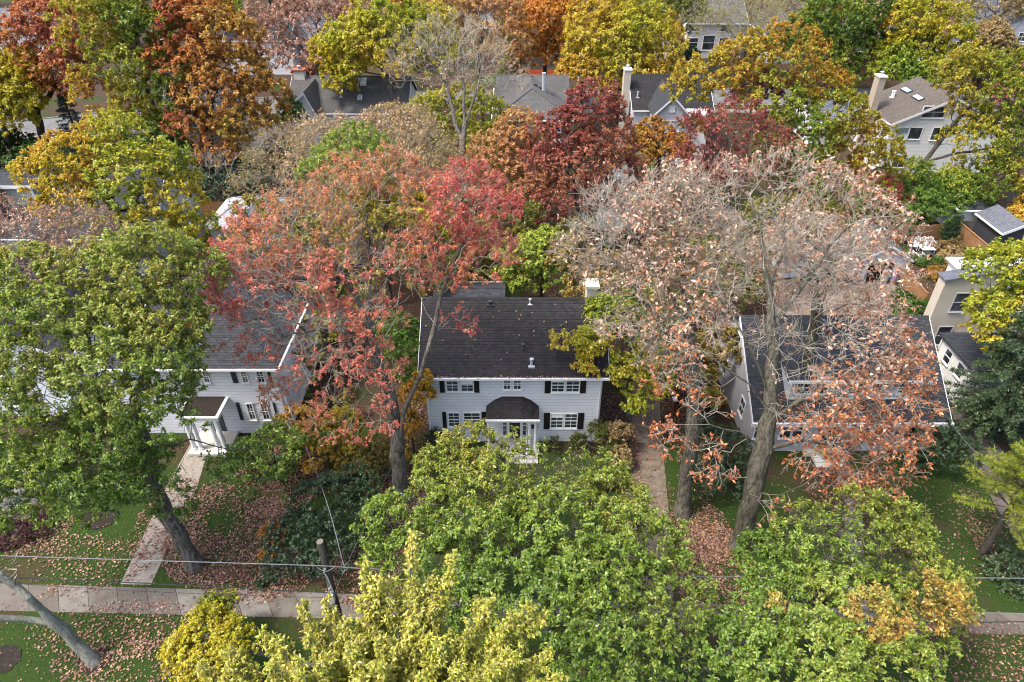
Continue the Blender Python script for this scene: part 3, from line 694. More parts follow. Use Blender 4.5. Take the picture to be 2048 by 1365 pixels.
# --- the white colonial in the middle
MX0, MX1, MY0, MY1 = -5.42, 5.62, 33., 41.6
hm = house('white_house', 'white two storey house with black shingle roof and black shutters, middle of the photo', MX0, MX1, MY0, MY1, 5.75, 8.35, 'x', wall='white_siding', roof='black_shingle', over=.35, goff=.33)
def wx(u, v, Y): p = PY(u, v, Y); return p[0], p[2]
def pwin(h, u0, u1, v0, v1, Y=33., **k):
    a0, z1 = wx(u0, v0, Y); a1, z0 = wx(u1, v1, Y); window(h, 'front', a0, a1, z0, z1, **k)
def pshut(h, u0, u1, v0, v1, Y=33., m='black_paint'):
    a0, z1 = wx(u0, v0, Y); a1, z0 = wx(u1, v1, Y); shutter(h, 'front', a0, a1, z0, z1, m)
for u0, u1, v0, v1, bl in ((893, 916, 757, 782, 0), (922, 946, 757, 782, .45), (1105, 1127, 757, 783, .3), (1134, 1157, 757, 783, 0), (1103, 1124, 828, 855, .25), (1131, 1152, 828, 855, 0), (897, 919, 826, 852, 0), (928, 960, 826, 852, 0)):
    pwin(hm, u0, u1, v0, v1, cols=2, rows=4, blind=bl)
for u0, u1 in ((1008, 1020), (1028, 1041)): pwin(hm, u0, u1, 757, 778, cols=2, rows=3)
for u0, u1, v0, v1 in ((878, 890, 755, 785), (947, 959, 755, 785), (1090, 1102, 756, 786), (1159, 1171, 756, 786), (1088, 1099, 826, 858), (1154, 1166, 826, 858), (884, 894, 824, 856), (963, 973, 824, 856)): pshut(hm, u0, u1, v0, v1)
fr = wallframe(hm, 'front')
dx0, dx1 = wx(1019, 860, 33)[0], wx(1040, 860, 33)[0]
mb = MB(); fbox(mb, fr, dx0, dx1, .32, 2.4, 0, .05)
for i in range(2):
    for j in range(3): a = dx0+.1+i*.4; fbox(mb, fr, a, a+.26, .5+j*.62, .98+j*.62, .05, .065)
dr = mb.build('door', 'black_paint', hm['root'])
mb = MB(); fbox(mb, fr, dx1-.14, dx1-.1, 1.25, 1.45, .05, .12); mb.build('handle', 'light_metal', dr)
mb = MB(); fbox(mb, fr, dx0-.12, dx0-.003, .3, 2.5, 0, .09); fbox(mb, fr, dx1+.003, dx1+.12, .3, 2.5, 0, .09); fbox(mb, fr, dx0-.003, dx1+.003, 2.403, 2.52, 0, .088); mb.build('door_frame', 'white_paint', hm['root'])
for sx in (dx0-.42, dx1+.18): window(hm, 'front', sx, sx+.24, .6, 2.3, cols=1, rows=4, sill=False, fw=.05)
# porch canopy with a rounded hip, posts, slab, steps and rails
cx0, cx1 = wx(972, 815, 32.6)[0], wx(1078, 815, 32.6)[0]; mb = MB(); cy = 31.75; zc = 2.95; cm = (cx0+cx1)/2; hw = (cx1-cx0)/2
prof = [(-1, 0), (-.7, .5), (-.38, .78), (.38, .78), (.7, .5), (1, 0)]
for (a, za), (b, zb) in zip(prof[:-1], prof[1:]):
    E0, E1, W0, W1 = (cm+a*hw, cy, zc+.14), (cm+b*hw, cy, zc+.14), (cm+a*hw, MY0+.01, zc+.14+za), (cm+b*hw, MY0+.01, zc+.14+zb)
    if a < 0 and b < 0 or a > 0: mb.slab([E0, E1, W1], .05); mb.slab([E0, W1, W0] if za > 0 else [E0, W1, (cm+a*hw, MY0+.01, zc+.145)], .05)
    else: mb.slab([E0, E1, W1, W0], .05)
cn = mb.build('porch_roof', 'black_shingle', hm['root'])
mb = MB(); mb.box(cx0-.04, cx1+.04, cy-.14, cy-.03, zc, zc+.13); mb.box(cx0, cx1, cy-.02, MY0-.003, zc-.14, zc+.02); mb.build('fascia', 'white_paint', cn)
for u in (1059, 1071, 978):
    x = wx(u, 860, 31.95)[0]; mb = MB(); mb.cone(x, 31.95, .32, .42, .14, .14); mb.cone(x, 31.95, .42, 2.72, .105, .09); mb.cone(x, 31.95, 2.72, zc-.15, .14, .15); mb.build('column', 'white_paint', hm['root'], smooth=False)
px0, px1 = wx(975, 895, 32)[0], wx(1078, 895, 32)[0]
mb = MB(); mb.box(px0, px1, 31.55, MY0-.003, -.05, .3); mb.build('porch_floor', 'stone_paint', hm['root'])
mb = MB()
for i in range(2): mb.box(px0+1.2, px1-.1, 31.55-.32*(i+1), 31.547-.32*i, -.05, .2-.1*i)
mb.build('step', 'stone_paint', hm['root'])
for x in (wx(1042, 880, 31.3)[0], wx(1059, 880, 31.3)[0]-.18):
    mb = MB(); mb.tube([(x, 32.6, 1.2), (x, 31.6, 1.2), (x, 30.7, .85)], .03, 6)
    for y, zt, zb in ((32.5, 1.2, .3), (31.65, 1.2, .3), (30.75, .87, 0)): mb.tube([(x, y, zb), (x, y, zt)], .025, 6)
    mb.build('handrail', 'white_paint', hm['root'])
mb = MB(); a = wx(1069, 869, 33)[0]; fbox(mb, fr, a-.22, a+.16, 1.25, 1.5, 0, .16); mb.build('mailbox', 'black_paint', hm['root'])
mb = MB(); a = wx(1063, 844, 33)[0]; fbox(mb, fr, a-.08, a+.08, 2.1, 2.4, 0, .16); mb.build('porch_lamp', 'dark_metal', hm['root'])
sl_m = (8.35-5.75)/(4.3)
def on_roof(h, u, v, Ymid=37.3, y0=33., ze=5.75, sl=sl_m):
    lo, hi = y0-.5, Ymid
    for _ in range(40):
        m_ = (lo+hi)/2; p = PY(u, v, m_); lo, hi = (m_, hi) if p[2] > ze+.14+(m_-y0)*sl + 0 and False else ((lo, m_) if p[2] < ze+.14+(m_-y0)*sl else (m_, hi))
    return PY(u, v, (lo+hi)/2)
def roofpt(u, v, y0, ze, sl, th=.14):
    """where the ray through (u, v) meets the slope z = ze + th + (y-y0)*sl"""
    r = ray(u, v); k = (ze+th-y0*sl-H)/(r[2]-sl*r[1]); return np.array([0, 0, H])+r*k
p = roofpt(1063, 730, 33, 5.75, sl_m); vent(hm, p[0], p[1], p[2], .085, .42)
p = roofpt(1048, 696, 33, 5.75, sl_m); vent(hm, p[0], p[1], p[2], .05, .25, 'dark_metal')
p = roofpt(1060, 607, 33, 5.75, sl_m); vent(hm, p[0], p[1], p[2], .06, .3); p = roofpt(980, 607, 33, 5.75, sl_m); vent(hm, p[0], p[1], p[2], .1, .12, 'dark_metal')
chimney(hm, 5.15, 37.9, .7, .9, 6, 9.1, 'stone_paint', flue=False)
mb = MB(); mb.tube([(MX1-.12, 32.93, 5.4), (MX1-.12, 32.93, .1)], .05, 6); mb.build('downspout', 'white_paint', hm['root'])
mb = MB(); mb.tube([(MX0+.12, 32.93, 5.4), (MX0+.12, 32.93, .1)], .05, 6); mb.build('downspout', 'white_paint', hm['root'])
# rear wing, one storey higher roof just behind the ridge
rb = MB(); wb = MB(); a0, a1 = wx(874, 600, 45)[0], wx(1008, 600, 45)[0]; wb.box(a0+.2, a1-.2, 41.603, 47, -.1, 4.0); wb.build('wing_wall', 'white_siding', hm['root'])
roof_gable(a0+.2, a1-.2, 41.9, 46.6, 4.0, 5.0, 'x', .25, mb=rb); rb.build('wing_roof', 'charcoal_shingle', hm['root'])

# --- left white house with the hip roof
LX0, LX1 = -25.5, -14.9
hl = house('white_house', 'white house with hipped slate grey roof and navy shutters, left of the red tree', LX0, LX1, 33.8, 44, 5.6, 9.0, 'x', 'hip', 'white_siding', 'charcoal_shingle', over=.35)
for u0, u1, v0, v1 in ((481, 497, 741, 764), (512, 530, 741, 764), (493, 512, 808, 838), (521, 540, 808, 838)): pwin(hl, u0, u1, v0, v1, 33.8, cols=2, rows=3)
for u0, u1, v0, v1 in ((459, 477, 739, 766), (533, 546, 739, 766), (471, 488, 805, 840), (545, 558, 805, 840), (386, 397, 741, 768)): pshut(hl, u0, u1, v0, v1, 33.8, 'navy_paint')
pwin(hl, 404, 420, 741, 764, 33.8, cols=2, rows=3)
x0_, x1_ = wx(372, 850, 32.4)[0], wx(447, 850, 32.4)[0]
mb = MB(); mb.box(x0_, x1_, 31.9, 33.797, 2.75, 3.05); mb.box(x0_-.12, x1_+.12, 31.78, 33.796, 3.053, 3.15); mb.build('portico', 'white_paint', hl['root'])
mb = MB(); mb.box(x0_+.1, x1_-.1, 31.95, 33.79, 3.153, 3.2); mb.build('portico_roof', 'mulch', hl['root'])
for x in (x1_-.2, x1_-.62, x0_+.2, x0_+.62):
    mb = MB(); mb.cone(x, 32.1, .2, .32, .2, .2); mb.cone(x, 32.1, .32, 2.6, .15, .125); mb.cone(x, 32.1, 2.6, 2.745, .19, .2); mb.build('column', 'white_paint', hl['root'])
mb = MB(); mb.box(x0_-.1, x1_+.1, 31.6, 33.795, -.05, .2); mb.build('porch_floor', 'stone_paint', hl['root'])
fr = wallframe(hl, 'front'); mb = MB(); xm = (x0_+x1_)/2; fbox(mb, fr, xm-.5, xm+.5, .2, 2.35, 0, .05); mb.build('door', 'navy_paint', hl['root'])
pwin(hl, 425, 436, 842, 870, 33.8, cols=1, rows=4, sill=False)
# rear wing with the pale roof
rb = MB(); wb = MB(); wb.box(-24.5, -17.8, 44.003, 55, -.1, 5.2); wb.build('wing_wall', 'white_siding', hl['root'])
roof_gable(-24.5, -17.8, 43.5, 55, 5.2, 7.9, 'y', .35, mb=rb); rb.build('wing_roof', 'slate_shingle', hl['root'])
p = roofpt(405, 700, 33.8, 5.6, 3.4/5.1); vent(hl, p[0], p[1], p[2], .07, .4)
hg = house('garage', 'small garage with white glare painted into its shingle roof behind the left white house', PY(418, 455, 59)[0], PY(540, 455, 59)[0], 59, 65, 2.9, 4.6, 'x', 'hip', 'white_siding', 'glare_shingle', cat='garage', over=.3)
# far left dark roofed house and the sage house behind it
hq = house('dark_roofed_house', 'house with dark shingle roof behind the lichen covered bare tree, at the left edge', -41, -29.2, 35.5, 46, 5.2, 8.6, 'y', 'gable', 'white_siding', 'charcoal_shingle', over=.4)
for z0, z1 in ((1, 2.4), (3.6, 4.9)):
    for y in (37.5, 41): window(hq, 'right', y, y+.9, z0, z1, cols=2, rows=2)
    for x in (-38, -34): window(hq, 'front', x, x+1, z0, z1, cols=2, rows=2)
hs = house('sage_house', 'sage green sided house with a wide dormer and a brick chimney, at the left edge', -52, -31.5, 54, 64, 4.6, 8.4, 'x', 'gable', 'sage_siding', 'charcoal_shingle', over=.4)
d0, d1 = PY(30, 420, 57)[0], PY(95, 420, 57)[0]
mb = MB(); mb.box(d0, d1, 56.2, 59.2, 5.6, 8.15); dm = mb.build('dormer', 'sage_siding', hs['root'])
mb = MB(); mb.box(d0-.3, d1+.3, 55.95, 60.2, 8.153, 8.3); mb.build('dormer_roof', 'charcoal_shingle', dm)
mb = MB(); mb.box(d0-.32, d1+.32, 55.9, 55.947, 8.05, 8.33); mb.box(d0-.02, d0+.16, 56.13, 56.197, 5.6, 8.05); mb.box(d1-.16, d1+.02, 56.13, 56.197, 5.6, 8.05); mb.build('dormer_trim', 'white_paint', dm)
mb = MB(); mb.box(d0-.3, d1+1.2, 54.6, 56.19, 5.25, 5.5); mb.build('flat_roof', 'slate_shingle', hs['root'])
cxx = PY(5, 440, 55)[0]; chimney(hs, cxx, 55, 1.3, .9, 4.5, 8.3, 'red_brick', 'white_paint', flue=False)
for x in (-49, -45, -41, -36): window(hs, 'front', x, x+1, 1, 2.5)

# --- right house with shed dormer and enclosed porch
RX0, RX1, RYp, RYr = 15.0, 27.35, 31.9, 37.5
root = thing('porch_house', 'pale mauve house with dark roof, shed dormer and enclosed porch behind the pale oak', 'house', ((RX0+RX1)/2, 36, 0)); hr = {'root': root, 'box': (RX0+.3, RX1-.3, RYp+.2, 43)}
zr, zg = 6.85, 2.95; slr = (zr-zg)/(RYr-RYp)
mb = MB(); prof = [(RYp+.2, -.1), (43, -.1), (43, 3.3), (RYr, zr-.05), (RYp+.2, zg-.02)]; mb.slab([(RX0+.3, a, b) for a, b in prof], RX1-RX0-.6, (1, 0, 0)); mb.build('wall', 'mauve_siding', root)
mb = MB(); mb.slab([(RX0, RYp-.25, zg-.25*slr+.14), (RX1, RYp-.25, zg-.25*slr+.14), (RX1, RYr, zr+.14), (RX0, RYr, zr+.14)], .14); mb.slab([(RX0, 43.4, 3.2), (RX1, 43.4, 3.2), (RX1, RYr, zr+.14), (RX0, RYr, zr+.14)], .14)
mb.slab([(RX0-.02, RYr-.15, zr+.17-.15*slr), (RX1+.02, RYr-.15, zr+.17-.15*slr), (RX1+.02, RYr, zr+.17), (RX0-.02, RYr, zr+.17)], .025)
hr['roof'] = mb.build('roof', 'charcoal_shingle', root)
mb = MB(); mb.box(RX0-.1, RX1+.1, RYp-.4, RYp-.26, zg-.33, zg-.19+.14); mb.build('gutter', 'white_paint', root)
def rz(y): return zg+.14+(y-RYp)*slr
dx0, dx1 = PY(1566, 815, 32.9)[0], PY(1822, 815, 32.9)[0]; dy = 32.9; zt = 5.5
mb = MB(); mb.slab([(dx0, dy, rz(dy)-.1), (dx0, dy, zt), (dx0, 36.2, zt+.55), (dx0, 36.2, rz(36.2)-.1)], dx1-dx0, (1, 0, 0)); dm = mb.build('dormer', 'grey_siding', root)
mb = MB(); mb.slab([(dx0-.3, dy-.35, zt-.03), (dx1+.3, dy-.35, zt-.03), (dx1+.3, 36.9, zt+.83), (dx0-.3, 36.9, zt+.83)], .14); mb.build('dormer_roof', 'charcoal_shingle', dm)
mb = MB(); mb.box(dx0-.32, dx1+.32, dy-.42, dy-.353, zt-.2, zt); mb.box(dx0, dx0+.14, dy-.04, dy-.003, rz(dy)-.05, zt-.2); mb.box(dx1-.14, dx1, dy-.04, dy-.003, rz(dy)-.05, zt-.2); mb.box(dx0+.14, dx1-.14, dy-.04, dy-.003, rz(dy)-.05, rz(dy)+.1); mb.build('dormer_trim', 'white_paint', dm)
hd = {'root': root, 'box': (dx0, dx1, dy, 36)}
for t in (.06, .2, .46, .6, .84): a = dx0+(dx1-dx0)*t; window(hd, 'front', a, a+.85, rz(dy)+.45, zt-.35, cols=1, rows=2)
hp = {'root': root, 'box': (RX0+.3, RX1-.3, RYp+.2, 43)}
for u0, u1 in ((1510, 1526), (1562, 1582), (1586, 1604), (1708, 1724), (1728, 1746), (1790, 1808), (1812, 1830)):
    a0, a1 = PY(u0, 862, RYp+.2)[0], PY(u1, 862, RYp+.2)[0]; window(hp, 'front', a0, a1, 1.2, 2.45, cols=1, rows=2)
a0, a1 = PY(1648, 865, RYp)[0], PY(1684, 865, RYp)[0]
fr = wallframe(hp, 'front'); mb = MB(); fbox(mb, fr, a0, a1, .3, 2.4, 0, .04); mb.build('door', 'black_paint', root)
mb = MB(); fbox(mb, fr, a0-.12, a0-.003, .3, 2.5, 0, .07); fbox(mb, fr, a1+.003, a1+.12, .3, 2.5, 0, .07); fbox(mb, fr, a0-.003, a1+.003, 2.405, 2.5, 0, .068); mb.build('door_frame', 'white_paint', root)
mb = MB()
for i in range(3): mb.box(a0-.5, a1+.5, RYp+.197-.5-.34*(i+1), RYp+.194-.5-.34*i, -.05, .3-.1*i)
mb.box(a0-.9, a1+.9, RYp-.3, RYp+.196, -.05, .3); mb.build('step', 'stone_paint', root)
window(hr, 'left', 34, 34.8, 1.2, 2.4); window(hr, 'left', 38.5, 39.3, 1.2, 2.4); window(hr, 'left', 37.2, 38., 4.2, 5.4)
mb = MB(); mb.slab([(RX0-.035, RYp-.25, zg-.25*slr+.16), (RX0-.035, RYr, zr+.17), (RX0-.035, RYr, zr-.1), (RX0-.035, RYp-.25, zg-.25*slr-.1)], .032, (1, 0, 0)); mb.build('rake_board', 'white_paint', root); mb = MB(); mb.slab([(RX1+.035, RYp-.25, zg-.25*slr+.16), (RX1+.035, RYr, zr+.17), (RX1+.035, RYr, zr-.1), (RX1+.035, RYp-.25, zg-.25*slr-.1)], .032, (-1, 0, 0)); mb.build('rake_board', 'white_paint', root)

# --- garages behind, garden beyond
def open_garage(label, u0, u1, Y, ybase, dep, ze, zr, door, name='garage', wall='white_siding', roof='grey_shingle'):
    x0, x1 = PZ(u0, ybase)[0], PZ(u1, ybase)[0]; root = thing(name, label, 'garage', ((x0+x1)/2, Y+dep/2, 0)); h = {'root': root, 'box': (x0, x1, Y, Y+dep)}
    mb = MB(); xm = (x0+x1)/2; k = (x1-x0)*.14; a, b = x0+k*1.3, x1-k*1.8; zd = 2.15
    mb.box(x0, a, Y, Y+.15, -.05, ze); mb.box(b, x1, Y, Y+.15, -.05, ze); mb.slab([(a, Y, zd), (b, Y, zd), (b, Y, ze), (a, Y, ze)], .15, (0, 1, 0))
    mb.slab([(x0, Y+.001, ze), (x1, Y+.001, ze), (xm, Y+.001, zr-.04)], .148, (0, 1, 0)); mb.box(x0, x0+.15, Y+.153, Y+dep, -.05, ze); mb.box(x1-.15, x1, Y+.153, Y+dep, -.05, ze); mb.box(x0+.153, x1-.153, Y+dep-.15, Y+dep, -.05, ze); mb.build('wall', wall, root)
    mb = roof_gable(x0, x1, Y, Y+dep, ze, zr, 'y', .25); h['roof'] = mb.build('roof', roof, root)
    th = .14; over = .25; goff = .3
    for xa in (x0-over, x1+over):
        sl_ = (zr-ze)/(xm-x0); e = ze-over*sl_; rk = MB(); rk.slab([(xa, Y-goff-.035, e+th+.03), (xm, Y-goff-.035, zr+th+.03), (xm, Y-goff-.035, zr-.05), (xa, Y-goff-.035, e-.05)], .032, (0, 1, 0)); rk.build('rake_board', 'white_paint', root)
    fm = MB(); fm.box(a-.1, a-.002, Y-.03, Y-.003, -.02, zd+.1); fm.box(b+.002, b+.1, Y-.03, Y-.003, -.02, zd+.1); fm.box(a, b, Y-.03, Y-.003, zd+.002, zd+.1); fm.build('door_frame', 'grey_paint', root)
    if not door:
        mb = MB(); mb.box(a, b, Y+.05, Y+.1, 0, zd)
        for j in range(4): mb.box(a+.08, b-.08, Y+.03, Y+.05, .08+j*.52, .48+j*.52)
        mb.build('garage_door', 'white_paint', root)
    return h
open_garage('small white garage with its door open, beside the slatted fence', 1706, 1797, 53.6, 562, 6, 2.45, 3.75, True)
open_garage('small white garage with closed door left of the open garage', 1562, 1642, 54.5, 555, 6, 2.45, 3.9, False)
h3 = house('garage', 'grey sided garage with leaf strewn dark roof beyond the wooden fences', PY(1922, 440, 63)[0], PY(1998, 440, 63)[0]+.3, 63.5, 70, 2.6, 4.1, 'y', 'hip', 'cream_siding', 'charcoal_shingle', cat='garage', over=.3, inset=3)

# --- beige stucco house on the right
bx0 = PZ(1838, 700)[0]
root = thing('stucco_house', 'beige stucco house behind the dark spruce at the right edge', 'house', (bx0+7, 48, 0)); hb = {'root': root, 'box': (bx0, bx0+14, 43.5, 55)}
zt_l, zt_r = PY(1893, 562, 43.5)[2], PY(1972, 548, 43.5)[2]; yb_ = 44.4
mb = MB(); xr = PY(1972, 548, 43.5)[0]; mb.slab([(bx0, 43.5, -.1), (bx0+14, 43.5, -.1), (bx0+14, 43.5, zt_r), (xr, 43.5, zt_r), (bx0, 43.5, zt_l)], yb_-43.5, (0, 1, 0)); mb.build('wall', 'beige_stucco', root)
mb = MB(); mb.slab([(bx0-.15, 43.35, zt_l+.13), (xr, 43.35, zt_r+.13), (xr, yb_+.1, zt_r+.13), (bx0-.15, yb_+.1, zt_l+.13)], .12); mb.slab([(xr+.003, 43.35, zt_r+.13), (bx0+14.2, 43.35, zt_r+.13), (bx0+14.2, yb_+.1, zt_r+.13), (xr+.003, yb_+.1, zt_r+.13)], .12); hb['roof'] = mb.build('roof', 'slate_shingle', root)
a0, z1 = wx(1912, 592, 43.5); a1, z0 = wx(1926, 620, 43.5); window(hb, 'front', a0, a0+1., z0-.1, z1+.2, cols=1, rows=2, frame='grey_paint'); window(hb, 'front', a0+4.5, a0+5.5, z0-.1, z1+.2, cols=1, rows=2, frame='grey_paint')
window(hb, 'front', a0-.2, a0+.8, z0-3.2, z1-2.8, cols=1, rows=2, frame='grey_paint')
sx0 = PY(1912, 548, yb_)[0]+1.9
mb = MB(); mb.box(sx0, sx0+5.6, yb_+.003, 48.2, -.1, 5.2); sn = mb.build('sun_porch', 'white_siding', root)
mb = MB(); mb.slab([(sx0-.25, yb_+.105, 5.4), (sx0+5.8, yb_+.105, 5.4), (sx0+5.8, 48.5, 5.4), (sx0-.25, 48.5, 5.4)], .12); mb.build('porch_roof', 'white_paint', sn)
window({'root': root, 'box': (sx0, sx0+3.6, yb_, 48.2)}, 'left', yb_+.5, 47.8, 3.2, 4.6, cols=3, rows=1)
# siding wing toward the camera
wxa = PZ(1917, 822)[0]; mb = MB(); y0w, y1w = 36.4, 40.5
mb.slab([(wxa, y0w, -.1), (wxa, y1w, -.1), (wxa, y1w, 3.3), (wxa, y0w, 3.3)], 5, (1, 0, 0)); wg = mb.build('wing_wall', 'cream_siding', root)
mb = MB(); mb.slab([(wxa-.25, y0w-.25, 3.45), (wxa+5.2, y0w-.25, 3.45), (wxa+5.2, y1w+.2, 3.45), (wxa-.25, y1w+.2, 3.45)], .14); mb.build('wing_roof', 'charcoal_shingle', wg)
hw_ = {'root': root, 'box': (wxa, wxa+5, y0w, y1w)}; window(hw_, 'left', 37.2, 37.9, 1.9, 2.9, cols=1); window(hw_, 'left', 38.8, 39.5, 1.9, 2.9, cols=1)
mb = MB(); fbox(mb, wallframe(hw_, 'left'), 36.6, 37.5, .02, 1.4, 0, .04); mb.build('hatch', 'white_paint', wg)
mb = MB(); mb.tube([(wxa-.08, 40.3, 3.3), (wxa-.08, 40.3, .1), (wxa-.5, 40.1, .05)], .05, 6); mb.build('downspout', 'white_paint', wg)
# ---------------------------------------------------------------- houses of the next street
def px_(u, v, Y): return PY(u, v, Y)[0]
# A grey roof with gable wing
xa, xb = px_(577, 222, 86), px_(812, 222, 86)
ha = house('grey_roofed_house', 'house with weathered grey roof, two white skylights and a gabled wing, behind the tan trees', xa, xb, 86, 96, 5.6, 8.5, 'x', 'gable', 'cream_siding', 'grey_shingle', over=.4)
for x in (xa+3, xa+7, xa+10): window(ha, 'front', x, x+1, 3, 4.4)
chimney(ha, xa+.75, 90.9, 1.35, 1.0, 7, 9.35, 'white_stucco', 'terracotta')
def skylight(h, u, v, w_, l_, y0, ze, sl, frame='white_paint', glass='skylight_glass'):
    p = roofpt(u, v, y0, ze, sl); mb = MB(); k = 1/math.sqrt(1+sl*sl); n = np.array([0, -sl*k, k])
    q = [p+np.array([a*w_/2, b*l_/2*k, b*l_/2*sl*k])+n*.14 for a, b in ((-1, -1), (1, -1), (1, 1), (-1, 1))]
    mb.slab(q, .16, -n); f = mb.build('skylight', frame, h['root'])
    mb = MB(); q = [p+np.array([a*(w_/2-.1), b*(l_/2-.1)*k, b*(l_/2-.1)*sl*k])+n*.155 for a, b in ((-1, -1), (1, -1), (1, 1), (-1, 1))]; mb.slab(q, .012, -n); mb.build('pane', glass, f)
for u in (713, 727): skylight(ha, u, 165, .75, 1.3, 86, 5.6, 2.9/5)
skylight(ha, 720, 196, .55, .8, 86, 5.6, 2.9/5)
p = roofpt(682, 193, 86, 5.6, .58); vent(ha, p[0], p[1], p[2], .09, .5)
Yw = 84.; q = [PY(u, v, Yw) for u, v in ((583, 206), (607, 184), (634, 230))]; zb = -.1
mb = MB(); mb.slab([(q[0][0]+.1, Yw, zb), (q[2][0]-.1, Yw, zb), (q[2][0]-.1, Yw, q[2][2]), (q[1][0], Yw, q[1][2]-.15), (q[0][0]+.1, Yw, q[0][2]-.1)], 4, (0, 1, 0)); wg = mb.build('gable_wing', 'cream_siding', ha['root'])
mb = MB()
for a, b in ((q[0], q[1]), (q[2], q[1])): mb.slab([(a[0], Yw-.3, a[2]), (b[0], Yw-.3, b[2]), (b[0], 90, b[2]), (a[0], 90, a[2])], .14)
mb.build('wing_roof', 'grey_shingle', wg)
mb = MB()
for a, b in ((q[0], q[1]), (q[2], q[1])): mb.slab([(a[0], Yw-.36, a[2]+.05), (b[0], Yw-.36, b[2]+.05), (b[0], Yw-.36, b[2]-.3), (a[0], Yw-.36, a[2]-.3)], .055, (0, 1, 0))
mb.build('wing_trim', 'white_paint', wg)
# B red brick
xa, xb = px_(990, 240, 81.3), px_(1141, 240, 81.3)
hb2 = house('brick_house', 'red brick house with grey hipped roof and a tall metal flue, behind the peach tree', xa, xb, 81.3, 94.5, 6, 8.5, 'y', 'hip', 'red_brick', 'grey_shingle', over=.35, inset=4.2)
mb = roof_gable(xa+.1, xb+.2, 87.6, 94.4, 6.0, 8.62, 'x', .35, goff=.15); mb.build('cross_roof', 'grey_shingle', hb2['root'])
mb = MB(); P_ = gable_poly(87.8, 94.2, 5.5, 6.05, 8.5); mb.slab([(xa+.2, a, b) for a, b in P_], xb-xa-.1, (1, 0, 0)); mb.build('cross_wall', 'red_brick', hb2['root'])
a0, z1 = wx(1109, 249, 81.3); window(hb2, 'front', a0, a0+.75, z1-.9, z1, cols=1, rows=1); a0, z1 = wx(1111, 280, 81.3)
window(hb2, 'front', a0-.2, a0+1.1, z1-1.1, z1, cols=1, rows=1, glass='canvas'); a0, z1 = wx(1064, 241, 81.3); window(hb2, 'front', a0-.5, a0+.75, z1-1.3, z1-.15, cols=1, rows=1, glass='skylight_glass')
window(hb2, 'front', xa+1, xa+2, .9, 2.2)
p = PY(1087, 182, 87); mb = MB(); mb.cone(p[0], p[1], 7, 9.9, .22, .22); mb.cone(p[0], p[1], 9.9, 10, .27, .27); mb.build('flue', 'light_metal', hb2['root'])
for u, v in ((1058, 173), (1071, 170), (1081, 176), (1072, 184), (1053, 184), (1102, 190)):
    p = PY(u, v, 87.2); mb = MB(); mb.box(p[0]-.2, p[0]+.2, p[1]-.2, p[1]+.2, p[2]-.55, p[2]+.1); mb.build('roof_vent', 'dark_metal', hb2['root'])
# C dark roof with front gable and chimney
xa, xb = px_(1262, 152, 91.3), px_(1412, 152, 91.3)
hc = house('blue_grey_house', 'pale blue sided house with dark roof and tall cream chimney, behind the dark red maple', xa, xb, 86.5, 96.5, 5.8, 8.55, 'x', 'gable', 'grey_siding', 'black_shingle', over=.4)
g0, g1 = px_(1306, 231, 83), px_(1380, 229, 83)
mb = MB(); mb.slab([(a, 83, b) for a, b in gable_poly(g0+.25, g1-.25, -.1, 6.25, 8.1)], 6, (0, 1, 0)); wg = mb.build('gable_wing', 'grey_siding', hc['root'])
roof_gable(g0+.25, g1-.25, 83, 91, 6.25, 8.2, 'y', .3).build('wing_roof', 'charcoal_shingle', wg)
gm = (g0+g1)/2; mb = MB()
for s in (-1, 1): xe = gm+s*((g1-g0)/2+.05); mb.slab([(xe, 82.66, 6.15), (gm, 82.66, 8.36), (gm, 82.66, 8.1), (xe, 82.66, 5.9)], .04, (0, 1, 0))
mb.build('wing_trim', 'white_paint', wg)
hcw = {'root': hc['root'], 'box': (g0, g1, 83, 89)}
window(hcw, 'front', gm-.28, gm+.28, 6.55, 7.1, cols=1, rows=1, glass='white_paint'); window(hcw, 'front', gm-.95, gm+.05, 4.1, 5.4, cols=1, rows=1, glass='skylight_glass'); window(hcw, 'front', gm+.25, gm+1.1, 4.1, 5.4, cols=1, rows=1, glass='skylight_glass')
cx = px_(1254, 160, 90); chimney(hc, cx-.1, 89.6, .85, 1.1, -.1, 9.75, 'beige_stucco', 'white_paint')
p = roofpt(1275, 194, 86.5, 5.8, .55); vent(hc, p[0], p[1], p[2], .1, .6)
xw = px_(1398, 205, 84); mb = MB(); mb.box(xw-1.6, xw+1.6, 83.5, 86.2, 5.75, 5.9); mb.box(xw-1.5, xw+1.5, 83.7, 86.4, -.1, 5.747); mb.build('flat_bay', 'white_paint', hc['root'])
# D cream gable house on the right
xa, xb = px_(1784, 250, 79.8), px_(2002, 250, 79.8)
hd2 = house('cream_house', 'cream house with brown roof, two skylights and tall brick chimney, behind the leaning oak', xa, xb, 79.8, 88.5, 6.1, 9.0, 'y', 'gable', 'cream_siding', 'brown_shingle', over=.3, goff=.35)
def fwin(h, u0, u1, v0, v1, Y, **k): a0, z1 = wx(u0, v0, Y); a1, z0 = wx(u1, v1, Y); window(h, 'front', a0, a1, z0, z1, **k)
fwin(hd2, 1849, 1886, 214, 235, 79.8, cols=2, rows=2, fw=.12); fwin(hd2, 1796, 1813, 256, 278, 79.8, cols=1, rows=1, glass='skylight_glass'); fwin(hd2, 1820, 1838, 256, 278, 79.8, cols=1, rows=1); fwin(hd2, 1868, 1882, 256, 280, 79.8, cols=1, rows=1)
window(hd2, 'left', 80.6, 81.6, 4.2, 5.7); window(hd2, 'left', 83.5, 84.5, 4.2, 5.7); window(hd2, 'front', xa+1.5, xa+3, .8, 2.3)
chimney(hd2, xa-.5, 84.6, .8, 1.3, -.1, 10.2, 'tan_brick', 'white_paint')
slx = 2.9/((xb-xa)/2)
